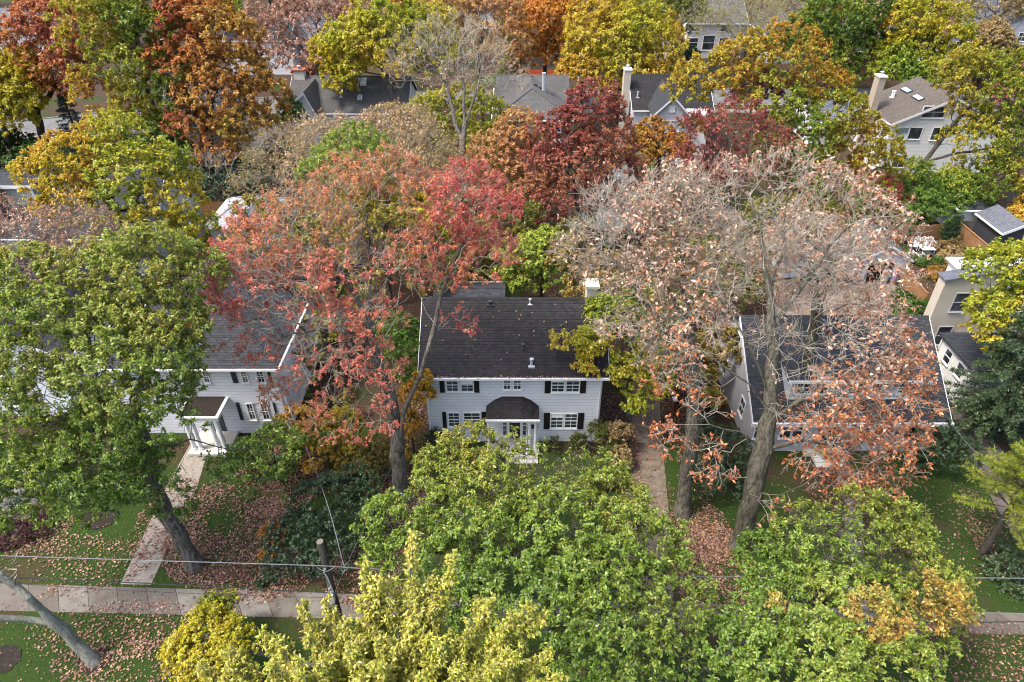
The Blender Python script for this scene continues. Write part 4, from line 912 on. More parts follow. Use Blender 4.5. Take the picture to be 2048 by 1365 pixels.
for u, v in ((1813, 182), (1836, 197)):
    r = ray(u, v); k = (6.1+.14-xa*slx-H)/(r[2]-slx*r[0]); p = np.array([0, 0, H])+r*k; n = unit(np.array([-slx, 0, 1.])); t = unit(np.array([1, 0, slx]))
    mb = MB(); mb.slab([p+t*a+np.array([0, b, 0])+n*.15 for a, b in ((-.35, -.9), (.35, -.9), (.35, .9), (-.35, .9))], .17, -n); f = mb.build('skylight', 'dark_metal', hd2['root'])
    mb = MB(); mb.slab([p+t*a+np.array([0, b, 0])+n*.165 for a, b in ((-.27, -.8), (.27, -.8), (.27, .8), (-.27, .8))], .012, -n); mb.build('pane', 'skylight_glass', f)
for u in (1783, 1787):
    r = ray(u, 194); k = (6.24-xa*slx-H)/(r[2]-slx*r[0]); p = np.array([0, 0, H])+r*k; vent(hd2, p[0], p[1], p[2], .09, .7, 'white_paint')
# E, F and other houses across the street
he = house('white_stucco_house', 'white stucco house with dark windows beyond the lane, at the top of the photo', px_(1368, 110, 138), px_(1482, 110, 138), 138, 149, 6.3, 9.2, 'x', 'gable', 'white_stucco', 'grey_shingle')
for u0, u1, v0, v1 in ((1378, 1397, 48, 62), (1376, 1394, 77, 94), (1408, 1426, 72, 100), (1440, 1456, 76, 94), (1440, 1456, 50, 63)): fwin(he, u0, u1, v0, v1, 138, cols=1, rows=2, fw=.1)
hf = house('grey_gable_house', 'grey gable house with teal window box and shuttered windows, at the top of the photo', px_(1543, 75, 134), px_(1611, 75, 134), 134, 146, 4.8, 7.8, 'y', 'gable', 'grey_siding', 'grey_shingle')
fwin(hf, 1566, 1573, 57, 70, 134, cols=1, rows=2); fwin(hf, 1575, 1582, 57, 70, 134, cols=1, rows=2)
for u0, u1 in ((1558, 1563), (1585, 1590)): pshut(hf, u0, u1, 56, 71, 134, 'dark_metal')
a0, z = wx(1560, 74, 134); mb = MB(); mb.box(a0, a0+2.4, 133.6, 133.997, z-.35, z); mb.build('window_box', 'blue_plastic', hf['root'])
house('brown_gable_house', 'brown steep gabled house with white rakes behind the pinkish oak, top of the photo', px_(588, 42, 130), px_(652, 42, 130), 130, 142, 8.0, 10.9, 'y', 'gable', 'mauve_siding', 'brown_shingle')
hh = house('white_wing_house', 'white house with dark roof half hidden behind the pink oak, at the top left', px_(445, 60, 126), px_(575, 60, 126), 126, 137, 5.8, 8.9, 'x', 'gable', 'white_siding', 'charcoal_shingle')
fwin(hh, 512, 526, 64, 80, 126); fwin(hh, 545, 556, 64, 80, 126)
house('white_low_house', 'low white house behind the yellow green maple, at the top centre', px_(755, 30, 150), px_(815, 30, 150), 150, 160, 5, 7.5, 'x', 'gable', 'white_siding', 'grey_shingle')
house('grey_low_house', 'grey roofed house behind the tall tan tree, at the top centre', px_(940, 12, 165), px_(1010, 12, 165), 165, 176, 5, 8, 'x', 'gable', 'cream_siding', 'grey_shingle')
hj = house('hidden_tan_house', 'tan house hidden behind the orange oak with dark trunks, left of the grey roofed house', px_(318, 250, 84), px_(470, 250, 84), 84, 93, 4.6, 7.4, 'x', 'gable', 'beige_stucco', 'slate_shingle')
for x in (2, 5, 8): window(hj, 'front', hj['box'][0]+x, hj['box'][0]+x+1.2, 1.2, 2.8)
house('low_grey_garage', 'low garage with flat looking grey roof behind the orange green oak', px_(1640, 190, 90), px_(1745, 190, 90), 90, 97, 3.2, 5.2, 'x', 'gable', 'white_siding', 'slate_shingle', cat='garage')
hi = house('brick_corner_house', 'red brick house with a bank of white framed dark windows, at the top right corner', px_(2002, 100, 116), px_(2002, 100, 116)+15, 116, 128, 7.2, 10, 'x', 'hip', 'red_brick', 'slate_shingle')
for i in range(4): a0, z1 = wx(2014, 97, 116); window(hi, 'front', a0+i*1.75, a0+1.5+i*1.75, z1-2.1, z1, cols=2, rows=2, fw=.13)
a0, z1 = wx(2040, 66, 116); window(hi, 'front', a0, a0+1.2, z1-1.2, z1)
house('brick_gable_house', 'dull red brick house with grey roof behind the top right bare tree', px_(1925, 60, 134), px_(2030, 60, 134), 134, 146, 6.5, 10.4, 'x', 'gable', 'red_brick', 'slate_shingle')
hk = house('cream_porch_house', 'cream house with small dark porch roof right of the yellow maple', px_(1912, 95, 118), px_(1968, 95, 118), 118, 128, 4.8, 6.9, 'x', 'gable', 'cream_siding', 'slate_shingle')
fwin(hk, 1914, 1930, 84, 92, 118, cols=3, rows=1); fwin(hk, 1952, 1964, 84, 96, 118)
house('white_edge_house', 'white house behind the reddish leaning oak, at the top left edge', px_(-20, 60, 140), px_(85, 60, 140), 140, 150, 5, 7.5, 'x', 'gable', 'white_siding', 'slate_shingle')
house('brick_back_house', 'brown brick house hidden behind the right green oak', px_(1700, 140, 122), px_(1790, 140, 122), 122, 132, 5, 8, 'x', 'gable', 'red_brick', 'grey_shingle')

# ---------------------------------------------------------------- fences
def fence(name, label, pts, hgt, mat, style='board', gap=.02, bw=.14, caps=False, group=None):
    P_ = [np.array(p[:2], float) for p in pts]; c = P_[0]
    root = thing(name, label, 'fence', (c[0], c[1], 0), group); mb = MB()
    for a, b in zip(P_[:-1], P_[1:]):
        t = unit(b-a); n = np.array([-t[1], t[0]]); L = np.linalg.norm(b-a)
        def pl(s0, s1, z0, z1, d0, d1): mb.slab([(*(a+t*s0+n*d0), z0), (*(a+t*s1+n*d0), z0), (*(a+t*s1+n*d0), z1), (*(a+t*s0+n*d0), z1)], d1-d0, (n[0], n[1], 0))
        if style == 'board':
            s = 0; r_ = random.Random(int(L*100))
            while s < L-bw*.5: pl(s, min(L, s+bw), .05, hgt+r_.uniform(-.02, .02), -.012, .012); s += bw+gap
            for z in (.35, hgt-.3): pl(0, L, z, z+.09, .014, .05)
        else:
            k = int(hgt/(bw+gap))
            for i in range(k): pl(0, L, .08+i*(bw+gap), .08+i*(bw+gap)+bw, -.012, .012)
            pl(0, L, hgt+.003, hgt+.04, -.07, .07)
    mb.build('board_panel', mat, root)
    for a, b in zip(P_[:-1], P_[1:]):
        L = np.linalg.norm(b-a); m = max(1, int(L/2.4)); t = unit(b-a); n = np.array([-t[1], t[0]])
        for i in range(m+1):
            p = a+t*L*i/m + n*.1; mb = MB(); mb.box(p[0]-.05, p[0]+.05, p[1]-.05, p[1]+.05, -.1, hgt+.06); po = mb.build('post', mat, root)
            if caps: mb = MB(); mb.box(p[0]-.14, p[0]+.14, p[1]-.2, p[1]+.2, hgt+.063, hgt+.16); mb.build('post_cap', 'white_paint', po)
    return root
fence('board_fence', 'tan vertical board fence at the back of the garden with the white bench', [PZ(1775, 488), PZ(1902, 478)], 1.75, 'cedar', gap=.05)
fence('slat_fence', 'horizontal slat fence running from the cone shaped arborvitae toward the dark shed', [PZ(1906, 474), PZ(1990, 548)], 1.7, 'cedar', 'slat', .035, .1)
fence('weathered_fence', 'grey weathered plank fence in front of the leaf strewn garage', [PZ(1912, 474), PZ(2012, 472)], 1.75, 'old_wood')
fence('slat_fence', 'horizontal slat fence along the garden lawn beside the bins', [PZ(1784, 556), PZ(1818, 590), PZ(1842, 618)], 1.55, 'cedar', 'slat', .04, .1)
fence('low_gate_fence', 'short wooden gate at the near end of the garden lawn', [PZ(1842, 618), PZ(1872, 612)], 1.1, 'cedar', 'board', .06)
fence('board_fence', 'brown board fence behind the garage with the pale roof, left of the red tree', [PZ(372, 434), PZ(520, 434)], 1.7, 'cedar', gap=.015)
fence('driveway_fence', 'reddish timber fence with white post caps beside the gravel driveway', [PZ(1347, 830), PZ(1338, 740), PZ(1332, 680)], 1.3, 'red_wood', 'slat', .01, .16, caps=True)
fence('brown_fence', 'dark brown plank fence at the right edge beyond the leaf strewn garage', [PZ(2010, 405), PZ(2090, 400)], 1.7, 'old_wood')
fence('low_rail_fence', 'low wooden deck rail below the cream house', [PZ(1735, 358), PZ(1775, 352)], 1.2, 'cedar', 'board', .12, .08)
# orange construction netting by the street
root = thing('barrier_netting', 'orange construction netting strung along the street behind the brick house', 'netting', tuple(PZ(1085, 160)))
pn = [PZ(1035, 142), PZ(1045, 160), PZ(1085, 160), PZ(1135, 160)]; mb = MB()
for a, b in zip(pn[:-1], pn[1:]):
    for i in range(7): z = .1+i*.22; mb.slab([(*a[:2], z), (*b[:2], z), (*b[:2], z+.13), (*a[:2], z+.13)], .02, (0, 1, 0))
    L = np.linalg.norm(b-a)
    for s in np.arange(0, L, .3): p = a+(b-a)*s/L; mb.box(p[0]-.05, p[0]+.05, p[1]+.021, p[1]+.035, .1, 1.55)
mb.build('net', 'orange_net', root)
for p in pn: mb = MB(); mb.tube([(p[0], p[1]+.1, 0), (p[0], p[1]+.1, 1.7)], .03, 6); mb.build('stake', 'dark_metal', root)

# ---------------------------------------------------------------- dark shed, garden furniture, bins, pots
sx, sy = PZ(1985, 512)[:2]
hsd = house('garden_shed', 'black clad garden shed with grey roof right of the slat fence', sx, sx+3.2, sy, sy+4, 2.5, 3.3, 'y', 'gable', 'dark_siding', 'slate_shingle', cat='shed', over=.2)
c = PZ(1847, 496); root = thing('garden_bench', 'white wicker three seat garden bench facing a low white table', 'bench', tuple(c)); mb = MB(); W = 1.9
mb.box(c[0]-W/2, c[0]+W/2, c[1]-.35, c[1]+.35, .36, .44); mb.build('seat', 'white_paint', root)
for i in range(3):
    a = c[0]-W/2+.04+i*W/3; mb = MB(); mb.tube([(a, c[1]+.33, .44), (a+.02, c[1]+.42, .9), (a+W/6-.02, c[1]+.44, 1.0), (a+W/3-.1, c[1]+.42, .9), (a+W/3-.08, c[1]+.33, .44)], .03, 6)
    for k in range(1, 5): x = a+(W/3-.08)*k/5; mb.tube([(x, c[1]+.34, .44), (x, c[1]+.43, .96)], .015, 5)
    mb.build('backrest', 'white_paint', root)
for s in (-1, 1):
    x = c[0]+s*W/2; mb = MB(); mb.tube([(x, c[1]-.33, .0), (x, c[1]-.33, .62), (x, c[1]+.3, .68)], .03, 6); mb.build('armrest', 'white_paint', root); mb = MB(); mb.tube([(x, c[1]+.33, 0), (x, c[1]+.33, .44)], .03, 6); mb.build('leg', 'white_paint', root)
c = PZ(1852, 505); root = thing('garden_table', 'low white rectangular table in front of the garden bench', 'table', tuple(c)); mb = MB(); mb.box(c[0]-.65, c[0]+.65, c[1]-.4, c[1]+.4, .42, .47); mb.build('tabletop', 'white_paint', root)
for a in (-1, 1):
    for b in (-1, 1): mb = MB(); mb.tube([(c[0]+a*.58, c[1]+b*.33, 0), (c[0]+a*.58, c[1]+b*.33, .417)], .03, 6); mb.build('leg', 'white_paint', root)
def slat_chair(label, u, v, ang):
    c = PZ(u, v); root = thing('garden_chair', label, 'chair', tuple(c)); ca, sa = math.cos(ang), math.sin(ang)
    def tr(x, y, z): return (c[0]+x*ca-y*sa, c[1]+x*sa+y*ca, z)
    mb = MB()
    for i in range(6): y = -.35+i*.13; mb.slab([tr(-.32, y, .36), tr(.32, y, .36), tr(.32, y+.09, .37), tr(-.32, y+.09, .37)], .03)
    mb.build('seat', 'white_paint', root); mb = MB()
    for i in range(5): x = -.3+i*.13; mb.slab([tr(x, .42, .38), tr(x+.09, .42, .38), tr(x+.09, .72, .95), tr(x, .72, .95)], .03, (0, 0, -1))
    mb.build('backrest', 'white_paint', root)
    for x in (-.33, .33):
        for y in (-.3, .35): mb = MB(); mb.tube([tr(x, y, 0), tr(x, y, .34 if y > 0 else .55)], .03, 5); mb.build('leg', 'white_paint', root)
        mb = MB(); mb.slab([tr(x-.06, -.36, .58), tr(x+.06, -.36, .58), tr(x+.06, .42, .58), tr(x-.06, .42, .58)], .03); mb.build('armrest', 'white_paint', root)
slat_chair('white slatted garden chair with its back to the camera, near the fire bowl', 1837, 519, math.pi)
slat_chair('white garden chair at the left end of the bench', 1824, 498, 1.4)
c = PZ(1854, 514); root = thing('fire_bowl', 'dark round fire bowl between the garden table and chair', 'fire pit', tuple(c)); mb = MB(); mb.cone(c[0], c[1], .25, .42, .2, .42); mb.build('bowl', 'dark_metal', root)
for k in range(3): a = k*2.1; mb = MB(); mb.tube([(c[0]+.3*math.cos(a), c[1]+.3*math.sin(a), 0), (c[0]+.15*math.cos(a), c[1]+.15*math.sin(a), .26)], .025, 5); mb.build('leg', 'dark_metal', root)
for i, (u, v) in enumerate(((1807, 528), (1812, 536), (1818, 545), (1825, 556), (1835, 569))):
    c = PZ(u, v); mb = MB(); r_ = random.Random(i); mb.slab([(c[0]+.4*math.cos(a)*r_.uniform(.8, 1.1), c[1]+.3*math.sin(a), .05) for a in np.linspace(0, 6.28, 8)[:-1]], .07)
    tag(mb.build('stepping_stone', 'white_stucco'), 'pale stepping stone set in the garden lawn, %s of five' % ('farthest', 'second farthest', 'middle one', 'second nearest', 'nearest')[i], 'stone', 'stepping stones across the garden lawn')
def bin_(label, u, v, m, hgt=1.05):
    c = PZ(u, v); root = thing('rubbish_bin', label, 'bin', tuple(c)); mb = MB(); mb.tube([(c[0], c[1], .02), (c[0], c[1], hgt)], [.3, .38], 10); mb.build('body', m, root); mb = MB(); mb.tube([(c[0], c[1], hgt+.003), (c[0], c[1]+.01, hgt+.07)], [.42, .38], 10); mb.build('lid', m, root)
    for s in (-1, 1): mb = MB(); mb.tube([(c[0]+s*.26-.04, c[1]+.36, .12), (c[0]+s*.26+.04, c[1]+.36, .12)], .11, 8); mb.build('wheel', 'black_paint', root)
bin_('grey rubbish bin beside the open garage door', 1766, 566, 'grey_paint', 1.25); bin_('purple rubbish bin between the grey bin and the slat fence', 1783, 566, 'purple_plastic')
c = PZ(1862, 745); bin_('blue bin beside the right end of the porch house', 1862, 752, 'blue_plastic', .9)
# patio umbrella by the stucco house
c = PY(1884, 662, 44.5); root = thing('patio_umbrella', 'tilted white patio umbrella against the stucco house', 'umbrella', (c[0], c[1], 0)); mb = MB(); mb.tube([(c[0], c[1], 0), (c[0], c[1], c[2]+.1)], .025, 6); mb.build('pole', 'light_metal', root); mb = MB(); n = 6
for k in range(n):
    a, b = 2*math.pi*k/n, 2*math.pi*(k+1)/n; mb.slab([(c[0], c[1]-.1, c[2]+.3), (c[0]+.8*math.cos(a), c[1]+.9*math.sin(a), c[2]-.1+.25*math.sin(a)), (c[0]+.8*math.cos(b), c[1]+.9*math.sin(b), c[2]-.1+.25*math.sin(b))], .02)
mb.build('canopy', 'canvas', root)
c = PZ(1872, 772); root = thing('stair_rail', 'white picket stair rail behind the right end of the porch house', 'railing', tuple(c)); mb = MB(); mb.box(c[0], c[0]+1.5, c[1]-.03, c[1]+.03, .95, 1.03); mb.box(c[0], c[0]+1.5, c[1]-.03, c[1]+.03, .12, .19); mb.build('rail', 'white_paint', root); mb = MB()
for i in range(11): x = c[0]+.07+i*.135; mb.box(x-.02, x+.02, c[1]-.02, c[1]+.02, .193, .947)
mb.build('pickets', 'white_paint', root)
def pot(label, u, v, Y, z, r, hgt, m, plant=None, seed=1):
    c = PY(u, v, Y); root = thing('plant_pot', label, 'plant pot', (c[0], c[1], z)); mb = MB(); mb.tube([(c[0], c[1], z), (c[0], c[1], z+hgt), (c[0], c[1], z+hgt+.05)], [r*.75, r, r*1.08], 12); mb.build('pot', m, root)
    if plant:
        rng = np.random.default_rng(seed); n = 260; d = unit(rng.normal(size=(n, 3))); d[:, 2] = np.abs(d[:, 2]); q = np.array([0, 0, hgt+.03])+d*r*(.6+.6*rng.random((n, 1)))
        V = leaf_verts(q, unit(d+rng.normal(size=(n, 3))*.6), unit(rng.normal(size=(n, 3))+[0, 0, 1]), np.full(n, .1), np.full(n, .06)); o = bpy.data.objects.new('flowers', mesh_quads('flowers', V, n, plant, {'tone': rng.random(n)*.6+.2, 'vary': rng.random(n)})); C.objects.link(o); o.parent = root
pot('white planter of yellow mums left of the porch house steps', 1641, 905, 31.45, .02, .3, .5, 'white_paint', 'leaf_yellow', 2)
pot('left terracotta pot beside the porch house steps', 1655, 908, 31.3, .02, .26, .35, 'terracotta'); pot('right terracotta pot beside the porch house steps', 1675, 908, 31.2, .02, .28, .35, 'terracotta', 'leaf_rust', 4)
pot('white planter with pale flowers right of the porch house steps', 1692, 905, 31.4, .02, .3, .5, 'white_paint', 'leaf_pink', 5)

# ---------------------------------------------------------------- utility pole and wires
PYY = 19.2; pt = PY(640, 1084, PYY); bx, by, bz = pt
root = thing('utility_pole', 'weathered wooden utility pole beside the sidewalk, in front of the dark shrub', 'utility pole', (bx, by, 0))
mb = MB(); mb.tube([(bx, by, -.1), (bx, by, bz*.5), (bx, by, bz)], [.2, .175, .15], 12); mb.build('pole', 'pole_wood', root, smooth=True)
mb = MB(); mb.cone(bx, by, bz+.002, bz+.03, .155, .145); mb.build('pole_cap', 'old_wood', root)
mb = MB(); mb.box(bx-.14, bx+.14, by-.42, by-.2, 3.3, 3.9); mb.build('equipment_box', 'light_metal', root)
mb = MB(); mb.tube([(bx+.1, by-.17, 3.9), (bx+.02, by-.2, 5), (bx-.1, by-.18, 5.3)], .03, 6); mb.build('conduit', 'light_metal', root)
for z in (5.55, 4.15):
    mb = MB(); mb.box(bx-.05, bx+.05, by-.3, by-.15, z-.05, z+.05); mb.tube([(bx, by-.3, z-.06), (bx, by-.3, z+.07)], .05, 8); mb.build('bracket', 'wire_grey', root)
def wire(label, pts, r, m='wire_black', cat='wire', name='utility_wire', sub=7):
    P_ = [PY(*p) if len(p) == 3 else np.array(p) for p in pts]
    out = []
    for i in range(len(P_)-1):      # Catmull-Rom through the points
        a, b, c_, d = P_[max(i-1, 0)], P_[i], P_[i+1], P_[min(i+2, len(P_)-1)]
        for k in range(sub): t = k/sub; out.append(.5*((2*b)+(-a+c_)*t+(2*a-5*b+4*c_-d)*t*t+(-a+3*b-3*c_+d)*t**3))
    out.append(P_[-1]); mb = MB(); mb.tube(out, r, 5)
    return tag(mb.build(name, m, None, smooth=True), label, cat)
Yw = PYY-.32
wire('thick twisted power line crossing the whole front yard, topmost of the street wires', [(-300, 1104, Yw), (0, 1112, Yw), (320, 1122, Yw), (640, 1132, Yw), (720, 1137, Yw), (1000, 1148, Yw), (1400, 1154, Yw), (1750, 1155, Yw), (2048, 1157, Yw), (2300, 1160, Yw)], .018, 'wire_grey')
wire('black telephone cable on the pole below the twisted power line', [(-300, 1142, Yw), (0, 1155, Yw), (330, 1169, Yw), (655, 1186, Yw), (760, 1190, Yw), (1050, 1207, Yw), (1400, 1235, Yw), (1700, 1246, Yw), (2048, 1244, Yw), (2300, 1240, Yw)], .024)
wire('thin lower wire over the sidewalk on the left', [(-300, 1150, Yw+.1), (0, 1166, Yw+.1), (300, 1184, Yw+.1), (655, 1196, Yw+.2)], .01)
wire('thin bluish wire over the sidewalk on the right', [(660, 1190, Yw+.1), (1100, 1210, Yw+.1), (1600, 1222, Yw+.1), (2048, 1227, Yw+.1), (2300, 1228, Yw+.1)], .012, 'wire_grey')
wire('pale twisted service wire from the pole to the left white house', [(690, 1136, Yw), (684, 1118, Yw+.6), (664, 1040, 22.), (640, 965, 25.5), (614, 900, 29.5), (560, 775, 33.6)], .02, 'wire_grey')
wire('thin service wire from the pole toward the middle white house', [(668, 1190, Yw+.1), (690, 1138, Yw+.2), (735, 1040, 23), (782, 935, 28.5), (850, 800, 32.9)], .011, 'wire_grey')
wire('loop of slack wire hanging at the pole', [(628, 1130, Yw), (640, 1139, Yw-.05), (652, 1143, Yw-.1), (664, 1138, Yw-.05), (672, 1132, Yw)], .014, 'wire_grey')
wire('small coil of wire hanging from the power line right of the pole', [(684, 1126, Yw), (682, 1138, Yw), (687, 1143, Yw), (697, 1135, Yw), (694, 1126, Yw), (688, 1134, Yw)], .014, 'wire_grey')
wire('thin wire sloping down from the right end of the porch house', [(1882, 815, 33), (1920, 870, 29.5), (1975, 930, 26), (2080, 1040, 21.5)], .012, 'wire_grey')
wire('thin wire crossing above the lane at the back', [(1330, 112, 112), (1360, 135, 106), (1400, 160, 98)], .03, 'wire_grey')
# ---------------------------------------------------------------- trees: near row
near = dict(size=.16, asp=.42, bare=.06)
tree('oak_tree', 'big green oak with leaning bare trunk beside the brick path, at the left', 'tree', PZ(390, 1132),
     B((300,540,28,2.1,.15),(190,580,27.5,2.4,.12),(60,570,27,2,.1),(390,560,28,1.5,.1),(320,640,26.5,2.4,.1),(150,690,25.5,2.8,.05),(25,680,25,2.4,.08),(260,740,24.5,2.8),(340,720,25.5,1.6),(100,820,24,2.6,-.05),(0,860,23.5,2.4),(200,890,23,2.5,-.08),(320,850,23.5,1.8,-.05),(310,930,23.3,1.7,-.1),(470,930,24,1.3,-.08),(540,900,24.5,1.3,0),(530,975,24.3,.8,-.05),(60,960,22.5,2,-.05),(170,985,22,1.7,-.05),(20,1010,21.6,1.3,-.05),(120,900,22.8,2.2),(250,960,22.6,1.9,-.05),(10,780,24.5,2.6,.05),(300,700,25.4,2.3,.05),(350,650,26.3,1.6,.05),(330,800,24.8,1.7),(250,830,24,2.2),(290,560,27.5,2.4,.12),(120,640,26,2.4,.08),(350,1000,23,.9,-.05),(230,640,26,2,.1)),  # upper lobes toned yellower: light on the crown's tops put into leaf colour
     'leaf_oak_green', n=1900, per=10, twigs=4, rbase=.42, seed=11, tone=(.5,.17,.16), limbs=[(None,[PZ(390,1132),PY(345,1050,23.6),PY(310,985,24.),PY(290,900,24.4),PY(265,800,25),PY(240,700,25.8)]),(0,[PY(290,900,24.4),PY(380,880,24.2),PY(470,900,24.2)]),(0,[PY(290,900,24.4),PY(180,860,23.5),PY(60,850,23.4)]),(0,[PY(265,800,25),PY(330,640,26.6)])], **near)
tree('maple_tree', 'red and coral tree with tall grey forked trunk in front of the white house', 'tree', PZ(806, 1003),
     B((700,400,33,2.2,-.1),(780,370,33,1.8,-.1),(620,440,32,2.0,-.15),(540,500,31,1.9,-.1),(600,560,30,2.4,.12),(700,540,31,2,.15),(800,520,31,1.8,.1),(930,410,32,2.0,.2),(990,430,32,1.5,.2),(975,510,31,1.7,0),(900,470,32,1.7,.1),(870,560,31,1.2,-.05),(480,590,30,1.7,.2),(440,640,30,1.2,.1),(640,640,29,1.8,.1),(740,640,29.5,1.5,0),(545,650,29,1.2,.15),(720,720,28.5,1.7,0),(640,730,28,1.5,0),(760,760,28,1.2,-.05),(570,790,28,1.2,-.1),(660,830,27.5,1.2,-.1),(740,840,27.3,.9,-.05),(900,650,30.8,.8,0),(925,655,30.6,.6,0),(530,700,28.6,1.0,0),(470,540,30.5,1.5,.05),(520,560,30.2,1.6,.1),(560,610,29.6,1.7,.15),(500,650,29.2,1.3,.1),(590,700,28.7,1.3,.05),(640,560,30.2,1.6,.1),(690,630,29.4,1.5,.1),(690,470,31.6,1.6,-.15),(850,400,32.5,1.6,-.05)),
     'leaf_coral', 'grey_bark', twigbark='grey_twig', n=1450, per=10, twigs=4, size=.15, asp=.38, rbase=.46, seed=21, tone=(.44,.22,.2), tfreq=.45, twig=.65, bare=.27, wig=.2,
     limbs=[(None,[PZ(806,1003),PY(800,930,28.3),PY(792,850,28.7),PY(775,780,28.9),PY(748,700,29.2),PY(738,620,30),PY(740,540,31),PY(745,470,32)]),
            (0,[PY(797,885,28.5),PY(812,810,28.6),PY(838,755,28.8),PY(856,700,29.2),PY(868,650,29.8),PY(885,590,30.4),PY(898,545,31),PY(925,490,31.6),PY(950,440,32)]),
            (0,[PY(738,690,29.3),PY(690,660,29),PY(640,655,28.9),PY(560,675,28.9),PY(500,690,29)]),(0,[PY(775,780,28.9),PY(730,790,28),PY(680,840,27.6),PY(600,860,27.3)]),
            (0,[PY(742,640,29.8),PY(690,560,30.4),PY(650,480,31.4)]),(0,[PY(872,640,29.9),PY(840,600,30.3),PY(815,540,31)]),(0,[PY(748,700,29.2),PY(790,640,29.8),PY(800,560,30.6)])])
def pale(seed, **k): return dict(twigbark='grey_twig', leaf='leaf_palebrown', bark='mossy_bark', size=.19, asp=.5, rmin=.011, twig=.8, wig=.24, upw=.15, seg=.6, seed=seed, tfreq=.35, droop=.35, leafup=.5, **k)
tree('oak_tree', 'huge pale oak with curled pinkish brown leaves and mossy trunk, before the porch house', 'tree', PZ(1480, 1096),
     B((1460,400,31,2.4,0.14),(1560,400,31,2.4,0.14),(1670,420,31,2.4,0.14),(1745,470,30,1.9,0.14),(1620,500,29.5,2.6,0.14),(1500,500,29.5,2.4,0.14),(1700,560,29,2.2,-0.02),(1580,590,28.5,2.4,-0.02),(1450,560,29,2,-0.02),(1650,660,27.5,2.2,-0.02),(1735,680,27.3,2,-0.02),(1560,700,27,1.8,-0.02),(1770,765,26.5,1.5,-0.20),(1680,770,26,1.8,-0.20),(1400,680,27.5,1.8,-0.02),(1750,860,25.5,1.3,-0.20),(1650,860,25,1.4,-0.20),(1580,820,25.5,1.2,-0.20),(1775,930,25,1,-0.20),(1700,945,24.5,1.1,-0.20),(1620,930,24,1,-0.20),(1400,800,26,1.4,-0.20),(1340,760,27,1.2,-0.20),(1430,920,24.5,1.2,-0.20),(1350,880,26,1.,-0.20),(1540,1000,23.8,.9,-0.10),(1800,720,26.6,1.5,-.2),(1810,800,25.8,1.4,-.22),(1795,880,25.2,1.3,-.25),(1720,900,24.8,1.4,-.25),(1720,820,25.5,1.5,-.22),(1620,870,24.8,1.3,-.2),(1650,800,25.3,1.4,-.2),(1690,960,24.2,1.,-.25),(1760,960,24.4,.9,-.25)),
     n=900, per=4, twigs=4, rbase=.52, tone=(.38,.2,.26), bare=.54, barek=.9, **pale(31),
     limbs=[(None,[PZ(1480,1096),PY(1503,1000,24.8),PY(1528,900,25.4),PY(1543,800,26),PY(1546,700,26.8),PY(1540,620,27.6),PY(1530,540,28.6),PY(1520,460,30)]),
            (0,[PY(1540,830,25.8),PY(1500,770,25.6),PY(1450,735,25.7),PY(1390,700,26.2),PY(1340,680,26.8)]),(0,[PY(1530,890,25.4),PY(1480,865,25),PY(1420,850,24.8),PY(1350,850,25)]),
            (0,[PY(1543,800,26),PY(1500,700,26.3),PY(1470,640,26.8),PY(1430,560,28)]),(0,[PY(1540,840,25.7),PY(1600,800,25.5),PY(1680,790,25.5),PY(1760,830,25.6)]),(0,[PY(1532,890,25.4),PY(1600,880,24.8),PY(1680,890,24.5),PY(1750,930,24.6)]),
            (0,[PY(1545,720,26.6),PY(1610,690,26.8),PY(1690,680,27)]),(0,[PY(1544,660,27.2),PY(1600,580,28),PY(1660,490,29.4),PY(1710,440,30.4)]),(0,[PY(1535,580,28),PY(1570,500,29.2),PY(1570,420,30.5)]),(0,[PY(1546,760,26.3),PY(1620,740,26),PY(1700,740,26.2)])])
tree('oak_tree', 'bare twiggy grey oak left of the huge pale oak, beside the gravel driveway', 'tree', PZ(1364, 1032),
     B((1350,420,31.5,2.4),(1250,450,32,2.4),(1180,490,32.5,1.8),(1330,540,30.8,2.2),(1220,550,31.5,1.8),(1300,650,29.5,1.7),(1400,480,31,2),(1400,600,30,1.8),(1230,660,30,1.2),(1330,720,29,1.3),(1280,560,31,2)),
     n=640, per=2, twigs=5, rbase=.4, tone=(.55,.2,.22), bare=.72, **pale(32),
     limbs=[(None,[PZ(1364,1032),PY(1372,960,27.3),PY(1384,880,27.8),PY(1388,790,28.4),PY(1384,690,29.4),PY(1370,590,30.4),PY(1360,500,31.4)]),(0,[PY(1386,740,29),PY(1330,660,29.6),PY(1270,580,30.6),PY(1220,510,31.6)]),(0,[PY(1380,650,29.8),PY(1330,570,30.6),PY(1280,500,31.6),PY(1250,450,32)]),(0,[PY(1388,790,28.4),PY(1330,760,28.4),PY(1270,720,28.8)])])
tree('oak_tree', 'grey trunked thinning tree behind the huge pale oak, seen against the porch roof', 'tree', PZ(1590, 860),
     B((1600,560,34,1.8),(1650,530,34.5,1.8),(1700,520,34.5,1.6),(1560,520,34.5,1.8),(1620,480,35,1.8),(1720,600,34,1.3)), n=260, per=4, twigs=3, rbase=.34, tone=(.6,.2,.2), bare=.4, **pale(33))
